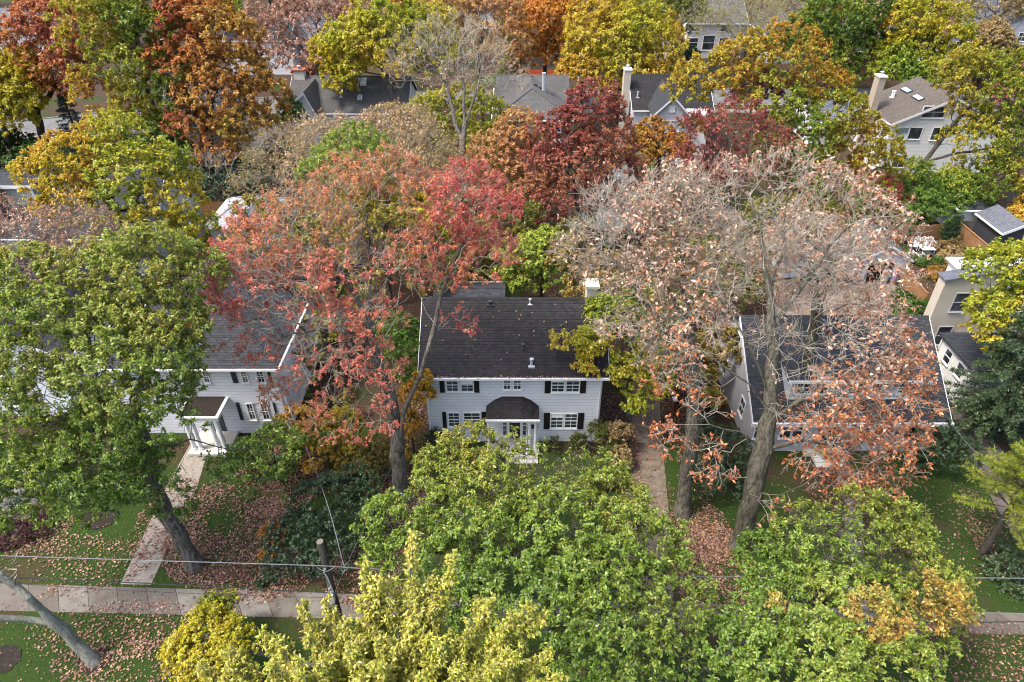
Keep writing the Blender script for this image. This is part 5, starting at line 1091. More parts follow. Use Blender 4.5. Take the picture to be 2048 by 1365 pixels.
tree('oak_tree', 'broad green oak in front of the white house porch, at the bottom centre', 'tree', (1.6, 19.6, 0),
     B((935,905,25.2,1.5,.1),(890,960,24,1.9,.05),(1040,960,24,1.8,.05),(1170,970,23.8,1.9,.08),(1225,1010,22.2,2,.1),(830,1050,20.8,2,-.03),(960,1040,21,2.6),(1110,1055,20.4,2.6,.05),(1260,1100,19,2.2,.1),(1200,1180,17.2,2.4,.03),(1060,1180,17.6,2.4,-.04),(930,1150,18.4,2.2,-.06),(1320,1200,16.8,1.8,.05),(1200,1300,14.8,2,-.05),(1350,1330,14.7,1.6,-.05),(800,1120,19.8,1.2,-.05),(1290,1270,15.6,1.8,0)),
     'leaf_oak_green', n=1700, per=10, twigs=4, rbase=.36, seed=41, tone=(.48,.14,.15), **near)
tree('oak_tree', 'green oak turning yellow and orange at its right side, at the bottom right', 'tree', (10.6, 18.2, 0),
     B((1600,1070,20.8,1.5),(1720,1040,21.2,1.4,.05),(1800,1070,20.3,1.4,.1),(1540,1130,19.2,1.5,-.05),(1670,1120,18.9,2,.02),(1730,1100,19.6,1.6,.05),(1800,1140,18.6,1.8,.15),(1870,1185,17.6,1.4,.2),(1560,1220,16.8,1.4,-.08),(1700,1220,16.8,2,.1),(1820,1240,16.3,1.6,.12),(1745,1230,15.7,1.1,.42),(1775,1265,15.2,1.,.48),(1560,1205,16.2,.5,.4),(1640,1310,14.8,1.8,.02),(1770,1320,14.7,1.7,.12),(1520,1310,15,1.4,.0),(1440,1290,15.4,1.2,-.1),(1870,1215,16.0,1.1,.42),(1690,1340,14.3,.7,.45)),
     'leaf_oak_green', n=1150, per=10, twigs=4, rbase=.3, seed=42, tone=(.46,.14,.14), **near)
# spiky yellow tree: ascending plumes
hub = np.array([-3.4, 8.6, 0.]); hubz = 9.2
tips = [(830,1072,13),(728,1128,12.5),(905,1105,13),(868,1150,12.6),(1060,1212,11.6),(1092,1222,11.6),(985,1195,12),(1100,1300,10.8),(1118,1350,10.3),(604,1208,11.8),(652,1200,11.9),(758,1190,12.2),(524,1265,11),(458,1302,10.6),(402,1336,10.3),(562,1300,10.5),(690,1240,11.3),(800,1190,12.2),(940,1250,11.3),(1015,1268,11.1),(760,1280,10.7),(880,1290,10.6),(640,1330,10),(990,1340,10),(840,1360,9.6),(720,1370,9.5),(480,1380,9.6),(560,1390,9.4),(1050,1390,9.4),(920,1390,9.3),(780,1400,9.2),(660,1400,9.2),(610,1270,10.8),(700,1300,10.4),(590,1350,9.6),(830,1240,11.3),(920,1330,10),(540,1330,9.8),(1040,1310,10.4),(760,1330,9.9),(690,1400,9.1),(870,1210,11.8),(720,1200,12)]
plume_tree('yellow_tree', 'spiky yellow green tree with upright plumes of leaves, nearest the camera at the bottom', 'tree', hub, hub+np.array([0, .2, hubz]), [PY(*t) for t in tips], 'leaf_yellowgreen', 'pale_bark', seed=51)
tree('yellow_shrub', 'small bright yellow tree beside the sidewalk at the bottom left', 'tree', (-8.6, 17.3, 0), B((420,1265,17.8,1.05),(375,1305,16.9,.85),(465,1290,17.1,.9),(430,1225,19,.7,-.3),(405,1335,16.1,.9),(455,1335,16.2,.85),(455,1205,19.5,.35,-.4)), 'leaf_yellow', n=420, per=9, twigs=4, size=.11, asp=.55, rbase=.1, seed=52, tone=(.4,.2,.15), twig=.4, fork=.2)
# bare leaning trunk at the lower left, its crown outside the picture
tb = PZ(190, 1326)
tree('bare_tree', 'smooth pale grey bare trunk leaning out of a round mulch bed, bottom left corner', 'tree', tb, [tuple(PY(-130, 1100, 19))+(1.6,), tuple(PY(-110,1215,17.4))+(1.5,), tuple(PY(10,1150,17.6))+(.35,)], 'leaf_tan', 'pale_bark', twigbark='grey_twig', n=110, per=0, twigs=3, rbase=.27, seed=53,
     limbs=[(None,[tb, PY(150,1285,18.1), PY(110,1245,18.2), PY(60,1195,18.3), PY(0,1150,18.5), PY(-80,1110,18.8)]), (0,[PY(100,1240,18.2), PY(50,1243,17.9), PY(0,1236,17.7), PY(-90,1215,17.4)]), (0,[PY(20,1165,18.4),PY(35,1140,17.9),PY(25,1128,17.6)])], twig=.5, wig=.2)
tree('bare_tree', 'bare grey lichen covered tree with curled twigs over the dark roofs, at the left edge', 'tree', PZ(80, 770), B((60,500,41,2.4),(150,490,41,2.2),(0,480,41,2.2),(110,535,40,1.8),(190,480,41,1.4)), 'leaf_pinkbrown', 'pale_bark', n=520, per=3, twigs=4, size=.16, rbase=.3, seed=54, tone=(.4,.2,.2), bare=.35, twig=.6, wig=.25, upw=.05)
# shrubs and evergreens of the front yards
shrub('evergreen_shrub', 'large dark green rounded shrub behind the utility pole', B((650,1005,25,1.8),(600,1080,23.6,1.6),(700,1060,24.1,1.6),(650,1110,23,1.4),(565,1130,22.8,1.0),(705,985,25.6,1.4),(540,1160,22.4,.6)), 'leaf_evergreen', n=620, per=12, size=.1, seed=61, tone=(.55,.2,.2))
shrub('evergreen_shrub', 'dark green yew left of the porch house, behind the mossy trunk', B((1440,900,30,1.5),(1420,950,28.6,1.3),(1470,960,28.6,1.0),(1400,860,31,1.1),(1490,990,27.6,.7)), 'leaf_evergreen', n=480, per=12, size=.09, seed=62, tone=(.55,.25,.2))
shrub('evergreen_shrub', 'rounded dark green yew at the right corner of the porch house', B((1870,890,31,1.5),(1840,925,30.5,1.0),(1905,905,30.5,1.3),(1880,850,32,1.)), 'leaf_evergreen', n=420, per=12, size=.09, seed=63, tone=(.5,.2,.2))
shrub('dark_shrub', 'loose dark shrub on the lawn at the right edge, beside the driveway', B((2015,1150,22.4,1.1),(2050,1130,22.9,1.2),(2040,1190,21.6,.8)), 'leaf_evergreen', n=220, per=9, size=.1, seed=64, tone=(.55,.2,.25))
shrub('burgundy_shrub', 'brownish burgundy shrub on the lawn at the left edge', B((30,1075,25.2,.9),(70,1060,25.6,.7),(-10,1090,24.8,.9)), 'leaf_burgundy', n=260, per=9, size=.08, seed=65, tone=(.5,.2,.3))
shrub('orange_shrub', 'orange leaved shrub between the red tree and the left white house', B((640,880,31.2,1.5),(700,905,30.6,1.3),(600,850,32,1.2),(690,850,31.8,1.3),(630,930,29.6,.8)), 'leaf_goldorange', n=420, per=9, size=.13, seed=66, tone=(.65,.2,.2))
shrub('orange_shrub', 'orange leaved shrub at the left corner of the middle white house', B((830,790,32.4,.9,.1),(815,850,31.8,.8,.1),(845,760,32.5,.5,.1),(800,905,30.6,.6)), 'leaf_yellow', n=220, per=9, size=.14, seed=67, tone=(.75,.15,.15))
shrub('green_shrub', 'bright green leafy bush left of the middle white house, under the red tree', B((810,700,35,1.2),(825,740,34.4,1.),(790,740,35,1.2),(800,670,36,1.2)), 'leaf_green', n=260, per=9, size=.15, seed=68, tone=(.45,.15,.15))
shrub('green_shrub', 'green leafy bush below the navy shuttered windows', B((540,880,30.8,1.2),(500,910,30.2,1.1),(590,890,30.4,.9),(560,930,29.4,.8)), 'leaf_oak_green', n=330, per=9, size=.14, seed=69, tone=(.35,.12,.15))
shrub('rust_shrub', 'dark rust coloured bush on the leaf litter behind the dark green shrub', B((740,930,29.6,1.),(700,955,29,.9),(760,905,30.3,.9)), 'leaf_olive', n=260, per=8, size=.1, seed=70, tone=(.5,.25,.25))
shrub('small_shrub', 'low orange brown bush at the left foot of the large dark green shrub', B((545,1075,25,.6),(540,1110,24,.6)), 'leaf_goldorange', n=110, per=8, size=.09, seed=71, tone=(.8,.15,.2))
shrub('dark_shrub', 'dark foundation shrub at the right corner of the middle white house', B((1200,870,32.2,.7),(1160,885,32.2,.55),(1225,900,31.4,.7),(1110,892,32.2,.45)), 'leaf_olive', n=240, per=8, size=.09, seed=72, tone=(.25,.15,.2))
shrub('yellow_green_shrub', 'pale yellow bush between the white house and the gravel driveway', B((1235,870,32.,.7),(1240,920,30.6,.7),(1225,960,29.4,.6)), 'leaf_tan', n=200, per=7, size=.12, seed=73, tone=(.35,.2,.2))
shrub('dark_shrub', 'dark foundation shrub at the left corner of the middle white house', B((870,880,32.2,.5),(880,905,31.6,.6)), 'leaf_evergreen', n=120, per=9, size=.08, seed=74)
shrub('dark_shrub', 'shadowy dark bushes left of the oak trunk, behind the round flower bed', B((40,985,28,1.4),(150,960,28.6,1.4),(230,950,28.8,1.2)), 'leaf_evergreen', n=300, per=9, size=.12, seed=75, tone=(.5,.2,.2))
# conifers at the right
sb = PZ(1996, 872)
conifer('spruce_tree', 'dark green spruce with drooping branches in front of the stucco house, at the right', 'tree', (PY(2035,760,33.5)[0], 33.5, 0), 13.5, 4.4, 'leaf_evergreen', seed=81, z0=.2, whorl=.42, nb=7, size=.2, droop=.22, rbase=.3, bark='dark_bark', tone=(.6,.2,.25), dens=1.7, asp=.24)
conifer('pine_tree', 'bright lime green pine over the driveway, at the right edge', 'tree', (PY(2075,1000,23)[0], 24, 0), 8.6, 3.9, 'leaf_limepine', seed=82, z0=.45, whorl=.45, nb=7, size=.2, droop=-.02, up=.15, tone=(.5,.2,.2), dens=2.4, asp=.12, power=.7)
tree('maple_tree', 'yellow green maple with orange patches above the dark spruce, at the right edge', 'tree', (PY(2040,600,38.5)[0], 38.5, 0), B((1990,545,38.6,1.4),(2050,540,38.6,1.8),(1975,625,36.6,1.1,.05),(2040,640,36.6,1.8,.1),(1990,660,36,1.2,.2),(2090,600,37.5,2)), 'leaf_goldorange', n=520, per=9, twigs=3, size=.2, rbase=.25, seed=83, tone=(.35,.22,.15))
conifer('arborvitae', 'cone shaped dark arborvitae at the corner of the garden fences', 'shrub', PZ(1893, 488), 3.0, .85, 'leaf_evergreen', seed=84, z0=.03, whorl=.14, nb=9, size=.13, droop=-.5, up=.4, dens=2.2, tone=(.5,.15,.2), power=.6, rbase=.06)
conifer('arborvitae', 'small round arborvitae left of the garden bench', 'shrub', PZ(1816, 488), 1.5, .5, 'leaf_evergreen', seed=85, z0=.03, whorl=.14, nb=8, size=.1, droop=-.4, up=.3, dens=2., rbase=.05, power=.5)
shrub('low_hedge', 'low curved hedge along the patio of the garden bench', [tuple(PZ(u, v))[:2]+(.3, .55) for u, v in ((1810,512),(1815,520),(1824,526),(1836,529),(1848,530),(1860,531),(1872,531))], 'leaf_green', n=260, per=9, size=.09, seed=86, tone=(.25,.12,.15))
shrub('garden_shrub', 'low tan perennials right of the garden table', [tuple(PZ(u, v))[:2]+(.35, r) for u, v, r in ((1885,505,.8),(1900,515,.9),(1890,528,.9),(1910,500,.8),(1925,515,.9),(1915,535,.8))], 'leaf_tan', n=240, per=7, size=.12, seed=87, tone=(.2,.2,.2))
shrub('garden_shrub', 'rusty low shrubs on the garden lawn', [tuple(PZ(u, v))[:2]+(.3, .5) for u, v in ((1862,548),(1872,556),(1880,550),(1868,562),(1890,556))], 'leaf_rust', n=130, per=6, size=.1, seed=88, tone=(.4,.2,.2))
shrub('green_shrub', 'green shrubs beside the near end of the garden lawn', [tuple(PZ(u, v))[:2]+(.7, r) for u, v, r in ((1800,618,1.1),(1825,640,1.2),(1850,640,1.),(1808,640,1.))], 'leaf_green', n=260, per=9, size=.13, seed=89, tone=(.2,.15,.2))
shrub('green_shrub', 'dark juniper like shrubs in front of the black shed', [tuple(PZ(u, v))[:2]+(.9, r) for u, v, r in ((1990,560,1.4),(2020,545,1.5),(2045,570,1.6),(1975,575,1.))], 'leaf_olive', n=300, per=9, size=.13, seed=90, tone=(.3,.2,.2))
shrub('green_shrub', 'dark green undergrowth between the porch house and the dark spruce', [tuple(PZ(u, v))[:2]+(.8, r) for u, v, r in ((1960,840,1.2),(1990,870,1.2),(2020,850,1.3),(1950,880,.9))], 'leaf_evergreen', n=330, per=9, size=.11, seed=91, tone=(.55,.2,.2))

# ---------------------------------------------------------------- trees: around and behind the houses
mid = dict(size=.22, asp=.5, twigs=3)
def X(u, v, Y): return (PY(u, v, Y)[0], Y, 0)
tree('yellow_green_tree', 'yellow green tree reaching over the right end of the black roof', 'tree', X(1268, 760, 35.2), B((1135,692,33.6,.8,.3),(1190,690,33.9,1.2,.2),(1240,740,33.8,1.5),(1215,640,36,1.3,.1),(1290,700,35,1.5),(1300,630,37,1.6),(1300,770,33.6,1.2,-.1),(1180,730,33.2,.8,.25),(1270,800,32.6,.9,-.15)), 'leaf_goldorange', n=620, per=9, twigs=3, size=.17, rbase=.18, seed=101, tone=(.3,.2,.18))
tree('yellow_green_tree', 'small yellow green tree just behind the black roof', 'tree', PZ(1082, 596), B((1060,515,48,1.5),(1100,550,47,1.3),(1050,560,47.2,1.2),(1085,490,48.6,1.3),(1030,520,48,1.1)), 'leaf_yellowgreen', 'dark_bark', n=330, per=9, rbase=.16, seed=102, tone=(.15,.14,.15), **mid)
tree('olive_tree', 'dark olive tree right behind the red tree', 'tree', X(620, 560, 44), B((520,450,47,1.8),(480,500,46,1.4),(600,520,45.5,1.8),(640,660,40,1.6),(690,640,40,1.5),(620,720,38,1.4),(660,780,36,1.3),(560,480,46,2),(640,500,45.5,2.2),(720,470,46,2.2),(790,480,46,2),(860,500,46,1.8),(700,560,43,2),(600,590,42.5,1.6),(850,560,44.5,1.6)), 'leaf_olive', n=560, per=9, rbase=.25, seed=103, tone=(.55,.25,.2), **mid)
tree('yellow_green_tree', 'golden yellow tree behind the upper left branches of the red tree', 'tree', X(760, 420, 50), B((700,440,51,1.8),(790,430,51,2),(850,440,50,1.8),(740,390,52,1.8)), 'leaf_yellow', n=380, per=9, rbase=.2, seed=104, tone=(.5,.25,.15), **mid)
tree('olive_tree', 'green and gold understory tree right of the black roof, behind the twiggy oak', 'tree', X(1200, 540, 45), B((1150,530,46,1.6),(1220,560,44.5,1.8),(1290,560,45,2),(1360,540,46,1.9),(1180,600,43,1.3),(1330,610,42.5,1.6),(1420,590,44,1.8),(1480,560,46,1.8)), 'leaf_olive', n=560, per=9, rbase=.2, seed=105, tone=(.6,.25,.2), **mid)
tree('olive_tree', 'green and gold tree behind the huge pale oak, left of the closed garage', 'tree', X(1500, 560, 50), B((1440,520,49,1.7),(1500,500,50,1.8),(1530,450,52,1.8),(1470,560,47.5,1.5),(1590,440,53,1.7),(1640,460,53,1.6),(1680,440,54,1.5),(1380,500,49,1.6)), 'leaf_olive', n=480, per=9, rbase=.2, seed=160, tone=(.45,.3,.2), **mid)
tree('olive_tree', 'yellow green and rust thicket behind the right half of the red tree', 'tree', X(950, 520, 50), B((880,500,49,1.6),(940,480,50,1.7),(1000,470,51,1.6),(920,560,47.5,1.4),(990,540,49,1.4),(1040,440,53,1.5),(830,520,48,1.4),(1130,480,51,1.5)), 'leaf_olive', n=480, per=9, rbase=.2, seed=161, tone=(.55,.3,.2), **mid)
tree('olive_tree', 'gold and green bushes left of the gravel driveway fence', 'tree', X(1400, 740, 37), B((1390,740,37,1.4),(1440,700,38,1.4),(1410,790,35.5,1.1)), 'leaf_olive', n=240, per=8, rbase=.12, seed=106, tone=(.6,.2,.2), **mid)
tree('maple_tree', 'gold and orange maple with dark trunk left of the garage with the pale roof', 'tree', X(312, 500, 49.5), B((170,330,51,2.5,.15),(230,290,52,2,-.1),(110,355,51,2,.2),(260,370,50,2.9,-.15),(160,410,49,2.6,.15),(330,400,50,2.6,.1),(365,455,49,1.9,0),(280,455,48.2,2.4,.1),(75,345,51,1,.25),(330,330,51,1.6,-.1),(390,480,48.5,1.,0)), 'leaf_goldorange', 'dark_bark', n=950, per=9, rbase=.34, seed=107, tone=(.4,.2,.16), **mid)
tree('light_green_tree', 'feathery light green tree behind the red tree', 'tree', X(720, 380, 52), B((710,300,53,1.8),(668,330,52,1.6),(752,330,52,1.6),(720,350,51,1.7),(640,350,51.5,1.2)), 'leaf_yellowgreen', n=420, per=9, size=.18, asp=.35, twigs=3, rbase=.2, seed=108, tone=(.12,.12,.15))
tree('twiggy_tree', 'olive brown tree thick with bare twigs left of the feathery light green tree', 'tree', X(580, 440, 55), B((550,320,58,2.2),(610,350,56,2.2),(520,380,56,2),(600,420,54,2),(670,400,53,1.8),(640,290,58,1.8)), 'leaf_tan', 'pale_bark', twigbark='grey_twig', n=560, per=4, size=.18, twigs=4, rbase=.25, seed=109, tone=(.25,.25,.2), bare=.35, twig=.8, wig=.25)
tree('tan_tree', 'tan thinning tree in front of the grey roofed house', 'tree', X(720, 330, 64), B((640,275,65,1.2),(705,275,65,1.4),(765,255,65,1.5),(815,265,64.5,1.6),(780,305,64,1.7),(705,310,63,1.5)), 'leaf_tan', 'pale_bark', twigbark='grey_twig', n=520, per=5, size=.22, twigs=3, rbase=.28, seed=110, tone=(.45,.25,.2), bare=.3, twig=.8, wig=.22)
tree('tan_tree', 'tan and olive thinning tree left of the tall bare tree', 'tree', X(850, 420, 56), B((840,305,58,2.),(880,345,57,2.),(820,365,55,1.8),(905,390,54,1.6),(770,370,56,1.6)), 'leaf_tan', 'pale_bark', twigbark='grey_twig', n=480, per=5, size=.2, twigs=3, rbase=.25, seed=111, tone=(.35,.25,.2), bare=.3, twig=.75, wig=.25)
tree('bare_tree', 'tall bare forked tree rising in front of the left end of the brick house', 'tree', X(918, 380, 61), B((890,110,68,2.6),(950,110,68,2.4),(850,150,67,2.2),(980,165,67,2.2),(920,180,66,2.2),(830,120,68,1.6),(900,80,69,2)), 'leaf_tan', 'grey_bark', twigbark='grey_twig', n=230, per=2, size=.18, twigs=4, rbase=.36, seed=112, bare=.6, twig=1., wig=.12, upw=.6, fork=.5,
     limbs=[(None,[X(918,380,61),PY(920,330,62),PY(926,290,63),PY(930,250,64)]),(0,[PY(926,290,63),PY(905,220,65),PY(890,150,67)]),(0,[PY(930,250,64),PY(950,190,65.5),PY(965,140,67)]),(0,[PY(930,250,64),PY(928,180,66),PY(925,110,68)])])
tree('olive_tree', 'gold and olive tree beneath the tall bare tree', 'tree', X(930, 320, 68), B((905,225,71,2.3),(960,245,70,2.3),(880,290,69,2),(965,300,68,2.1),(930,340,66,1.9),(860,240,71,1.7)), 'leaf_goldorange', n=520, per=9, rbase=.25, seed=113, tone=(.35,.2,.18), **mid)
tree('peach_tree', 'peach orange tree in front of the brick house', 'tree', X(960, 430, 60), B((1030,270,63,1.8),(1000,320,62,2.4),(1060,325,62,2),(975,380,61,1.9),(1035,395,60,1.9),(1070,370,60.5,1.6)), 'leaf_peach', 'pale_bark', n=560, per=8, rbase=.22, seed=114, tone=(.5,.25,.18), bare=.15, **mid)
tree('maple_tree', 'dark red maple between the brick house and the blue grey house', 'tree', X(1175, 420, 58.5), B((1180,230,61,2),(1130,275,60,2),(1215,285,60,2.2),(1160,330,59,2.3),(1100,330,59,1.8),(1235,350,59,1.9),(1130,395,58,2),(1070,400,57.5,1.4),(1240,410,58,1.6),(1105,450,57,1.5),(1190,380,58,1.6)), 'leaf_darkred', 'grey_bark', n=820, per=7, rbase=.3, seed=115, tone=(.4,.3,.22), bare=.3, **mid)
tree('maple_tree', 'brick red maple in front of the orange green oak', 'tree', X(1465, 390, 59.5), B((1415,275,61,1.9),(1475,260,61,2.1),(1525,290,60,1.7),(1440,330,60,2),(1505,340,60,1.8),(1390,320,60.5,1.3)), 'leaf_darkred', 'grey_bark', n=480, per=7, rbase=.25, seed=116, tone=(.4,.32,.22), bare=.32, **mid)
tree('orange_tree', 'small orange and gold tree below the front gable of the blue grey house', 'tree', X(1320, 330, 64), B((1305,280,67,1.2),(1290,310,66,1.2),(1345,310,66,1.4),(1385,262,68,.9)), 'leaf_orange', n=300, per=8, rbase=.18, seed=117, tone=(.35,.25,.2), **mid)
tree('oak_tree', 'large orange and green oak left of the cream house', 'tree', X(1610, 420, 65), B((1500,130,70,2.2,.25),(1580,120,70,2.4,.3),(1440,170,69,2.4,.15),(1640,180,69,2.2,.2),(1540,200,68,2.8),(1660,240,67,2.8,.0),(1600,290,66,3,-.1),(1700,300,66,2.8,.05),(1725,350,65,2.2,-.05),(1620,370,64,2.8,-.15),(1680,400,63,2.2,-.1),(1560,340,65,2.2,-.1),(1390,190,69,1.7,.15),(1475,110,70.5,1.0,.3)), 'leaf_mixed', 'dark_bark', n=1150, per=9, size=.24, asp=.5, twigs=3, rbase=.42, seed=118, tone=(.42,.17,.15), tfreq=.3)
ro = PZ(1806, 428)
tree('oak_tree', 'tall yellow green oak with dark leaning trunk in front of the cream house', 'tree', ro, B((1930,170,72,2.4,.1),(1985,190,71,2.8,.05),(2040,150,72,2.2),(1950,140,73,1.8,.1),(1960,280,69,2.6,.1),(2030,270,69,2.8),(1830,335,68,.8,-.05),(1985,360,67,2.6),(2045,350,66,2.4,.1),(1880,390,66,1.6,-.1),(1830,345,67,1.2,-.1),(1940,400,65.5,1.7,-.05),(1930,230,70.5,1.5,.1)), 'leaf_mixed', 'dark_bark', n=1000, per=8, size=.22, asp=.5, twigs=3, rbase=.4, seed=119, tone=(.33,.15,.14),
     limbs=[(None,[ro,PY(1822,370,69),PY(1850,325,69.5),PY(1875,290,70),PY(1910,245,70.5),PY(1955,200,71)]),(0,[PY(1850,325,69.5),PY(1900,310,69),PY(1960,300,68.5),PY(2020,290,68)]),(0,[PY(1822,370,69),PY(1880,385,67.5),PY(1950,375,67)])])
tree('green_tree', 'bright green feathery tree behind the garden board fence', 'tree', X(1830, 470, 64), B((1825,410,65,1.8),(1795,435,64,1.6),(1865,425,64.5,1.6),(1840,385,65.5,1.3)), 'leaf_green', n=420, per=9, size=.18, asp=.4, twigs=3, rbase=.2, seed=120, tone=(.4,.12,.15))
tree('red_tree', 'small bright coral red tree left of the green feathery tree', 'tree', X(1768, 420, 64.5), B((1765,380,65,1.1),(1790,410,64.4,.7),(1755,400,64.5,.8)), 'leaf_coral', n=160, per=8, rbase=.1, seed=121, tone=(.55,.15,.2), **mid)
tree('small_tree', 'slender yellow green tree in front of the leaf strewn garage', 'tree', PZ(1905, 452), B((1925,385,66,1.3),(1905,370,66.5,1.2),(1945,400,65.6,1)), 'leaf_yellowgreen', n=200, per=8, rbase=.14, seed=122, tone=(.2,.15,.15), **mid)
tree('orange_tree', 'orange tree at the right edge above the black shed', 'tree', X(2045, 480, 60), B((2040,450,61,1.3),(2070,430,62,1.6)), 'leaf_goldorange', n=200, per=8, rbase=.14, seed=123, tone=(.6,.2,.15), **mid)
tree('japanese_maple', 'dark purple Japanese maple behind the orange green oak', 'tree', X(1510, 210, 77), B((1505,172,79,1.5),(1525,190,78,1.2),(1490,190,78,1.)), 'leaf_burgundy', n=200, per=8, rbase=.12, seed=124, tone=(.4,.2,.2), **mid)
tree('pink_tree', 'dusty pink tree at the right edge, behind the tall yellow green oak', 'tree', X(2035, 240, 84), B((2030,195,86,1.9),(2060,170,87,2)), 'leaf_pink', n=240, per=8, rbase=.15, seed=125, **mid)

# ---------------------------------------------------------------- trees: along and beyond the back street
far = dict(size=.3, asp=.5, twigs=3, twig=.7)
tree('oak_tree', 'tall green and gold oak with dark trunk, left of the tall orange oak', 'tree', X(362, 352, 79), B((270,40,82,3.2,-.05),(215,80,81,3.2,.1),(320,60,82,2.8,-.1),(260,130,80,3.2,.05),(330,150,80,2.4,-.15),(205,180,79,2.4,.15),(300,210,79,2.8,.05),(345,250,78,2.4,-.15),(255,250,78,2.4,.1),(310,290,77,2.4,-.2),(200,30,84,2.4,.2),(350,300,77,1.8,-.2)), 'leaf_mixed', 'dark_bark', n=900, per=9, rbase=.42, seed=131, tone=(.36,.24,.15), bare=.1, tfreq=.3, **far)
tree('oak_tree', 'tall orange oak with dark trunks in front of the hidden tan house', 'tree', X(400, 340, 78), B((400,60,81,2.9,.2),(440,90,80,3,.05),(380,130,80,2.8,.05),(470,150,79,2.8,-.05),(430,200,78,3,0),(510,190,78,2.2,-.1),(400,250,77,2.4,.2),(490,250,77,2.5,-.1),(450,300,76,2.3,.15),(365,30,82,2.2,.25),(540,230,77.5,1.2,-.2)), 'leaf_rust', 'dark_bark', n=850, per=9, rbase=.4, seed=132, tone=(.42,.25,.15), bare=.12, tfreq=.3, **far)
lb = PZ(100, 312)
tree('oak_tree', 'reddish oak with curved dark limbs leaning left by the street bend', 'tree', lb, B((120,55,90,3.2,.1),(60,90,89,2.8),(180,90,89,2.8,-.05),(110,135,88,2.8),(40,140,88,2.2,-.2),(60,175,87,2.2),(140,170,87,2.2,.1),(90,30,91,2.4,.1)), 'leaf_rust', 'dark_bark', n=680, per=8, rbase=.45, seed=133, tone=(.55,.25,.18), bare=.2,
     limbs=[(None,[lb,PY(80,255,86.5),PY(72,220,87),PY(95,195,87.2),PY(110,170,87.5),PY(100,130,88)]),(0,[PY(72,225,87),PY(55,195,87.5),PY(50,150,88)]),(0,[PY(100,185,87.3),PY(140,160,87.5),PY(180,110,88.5)])], **far)
tree('yellow_tree', 'golden yellow tree at the left edge, beside the street bend', 'tree', X(20, 290, 83), B((15,160,85,2.4),(32,200,84,2.4),(5,235,83,2.4),(-30,190,84,2.6)), 'leaf_yellow', 'dark_bark', n=420, per=9, rbase=.25, seed=134, tone=(.4,.15,.15), **far)
conifer('spruce_tree', 'blue green spruce beside the street bend, at the upper left', 'tree', PZ(165, 300), 8.6, 2.5, 'leaf_bluespruce', seed=135, z0=.08, whorl=.5, nb=7, size=.22, dens=1.4, droop=.15)
shrub('green_shrub', 'dark green bushes at the left edge above the sage house', B((20,300,84,2),(60,320,80,1.6),(-10,330,80,2),(130,330,78,1.3),(95,345,76,1.2)), 'leaf_green', n=420, per=8, size=.26, seed=136, tone=(.1,.15,.15))
shrub('evergreen_shrub', 'dark evergreen bushes left of the grey roofed house', B((395,370,72,1.6),(440,380,70,1.5),(490,370,72,1.6),(350,390,70,1.2),(460,345,74,1.6)), 'leaf_evergreen', n=380, per=9, size=.2, seed=137, tone=(.55,.2,.2))
shrub('green_shrub', 'green bush at the left gable of the grey roofed house', B((580,215,84,.9),(588,235,83,.9)), 'leaf_green', n=110, per=8, size=.18, seed=138, tone=(.35,.15,.15))
tree('bare_shrub', 'bare silvery branched shrub left of the garage with the pale roof', 'shrub', PZ(440, 405), B((410,330,73,1.3),(440,340,72,1.4),(390,360,72,1),(460,370,71,1.)), 'leaf_tan', 'pale_bark', twigbark='grey_twig', n=60, per=0, twigs=3, rbase=.1, seed=139, upw=.8, twig=1.1, fork=.1, rtip=.02, rmin=.02)
tree('oak_tree', 'pale pinkish brown oak with dark spreading limbs, beyond the street at the upper left', 'tree', X(640, 150, 112), B((555,40,114,3.8),(620,45,114,3.8),(680,60,113,3.2),(535,90,112,3.2),(605,115,111,3.4),(665,115,111,2.8),(735,35,115,2.8),(700,20,116,3)), 'leaf_pinkbrown', 'dark_bark', n=850, per=6, rbase=.5, seed=140, tone=(.5,.2,.2), bare=.25, wig=.2, **far)
tree('maple_tree', 'broad yellow green maple above the grey roofed house', 'tree', X(800, 200, 88), B((720,95,89,3),(780,60,90,3.2),(850,65,90,2.8),(700,140,88,2.4),(780,120,89,3.2),(850,115,89,2.4),(690,170,87,1.4,.2),(670,115,88,1.8,.1)), 'leaf_goldorange', n=850, per=9, rbase=.38, seed=141, tone=(.42,.16,.13), **far)
tree('tan_tree', 'tall tan and peach tree at the top centre', 'tree', X(960, 140, 100), B((910,25,101,3.2),(975,45,99.5,3),(1000,90,98.5,2.4),(930,70,100,2.6),(1000,30,100,2)), 'leaf_peach', 'grey_bark', n=560, per=6, rbase=.35, seed=142, tone=(.45,.25,.2), bare=.3, **far)
tree('maple_tree', 'bright orange maple behind the orange netting', 'tree', X(1090, 165, 106), B((1075,60,107,2.8),(1120,45,107,2.6),(1065,110,105.5,2.6),(1120,95,106,2.2),(1135,25,108,1.8)), 'leaf_brightorange', 'dark_bark', n=540, per=9, rbase=.3, seed=143, tone=(.45,.2,.18), **far)
tree('maple_tree', 'huge rounded olive gold maple behind the blue grey house', 'tree', X(1250, 205, 98.5), B((1200,75,100,3.8),(1265,65,100,3.8),(1310,95,99.5,2.8),(1180,130,98.5,2.8,.15),(1250,140,98,3.6,.05),(1315,140,98,2.4,.05),(1155,150,97.5,2,.15),(1230,175,97,2,.1)), 'leaf_goldorange', 'dark_bark', n=950, per=9, rbase=.42, seed=144, tone=(.5,.17,.14), **far)
conifer('spruce_tree', 'blue green spruce left of the cream chimney', 'tree', PZ(1230, 222), 4.6, 1.3, 'leaf_bluespruce', seed=145, z0=.05, whorl=.35, nb=7, size=.2, dens=1.8, droop=.1)
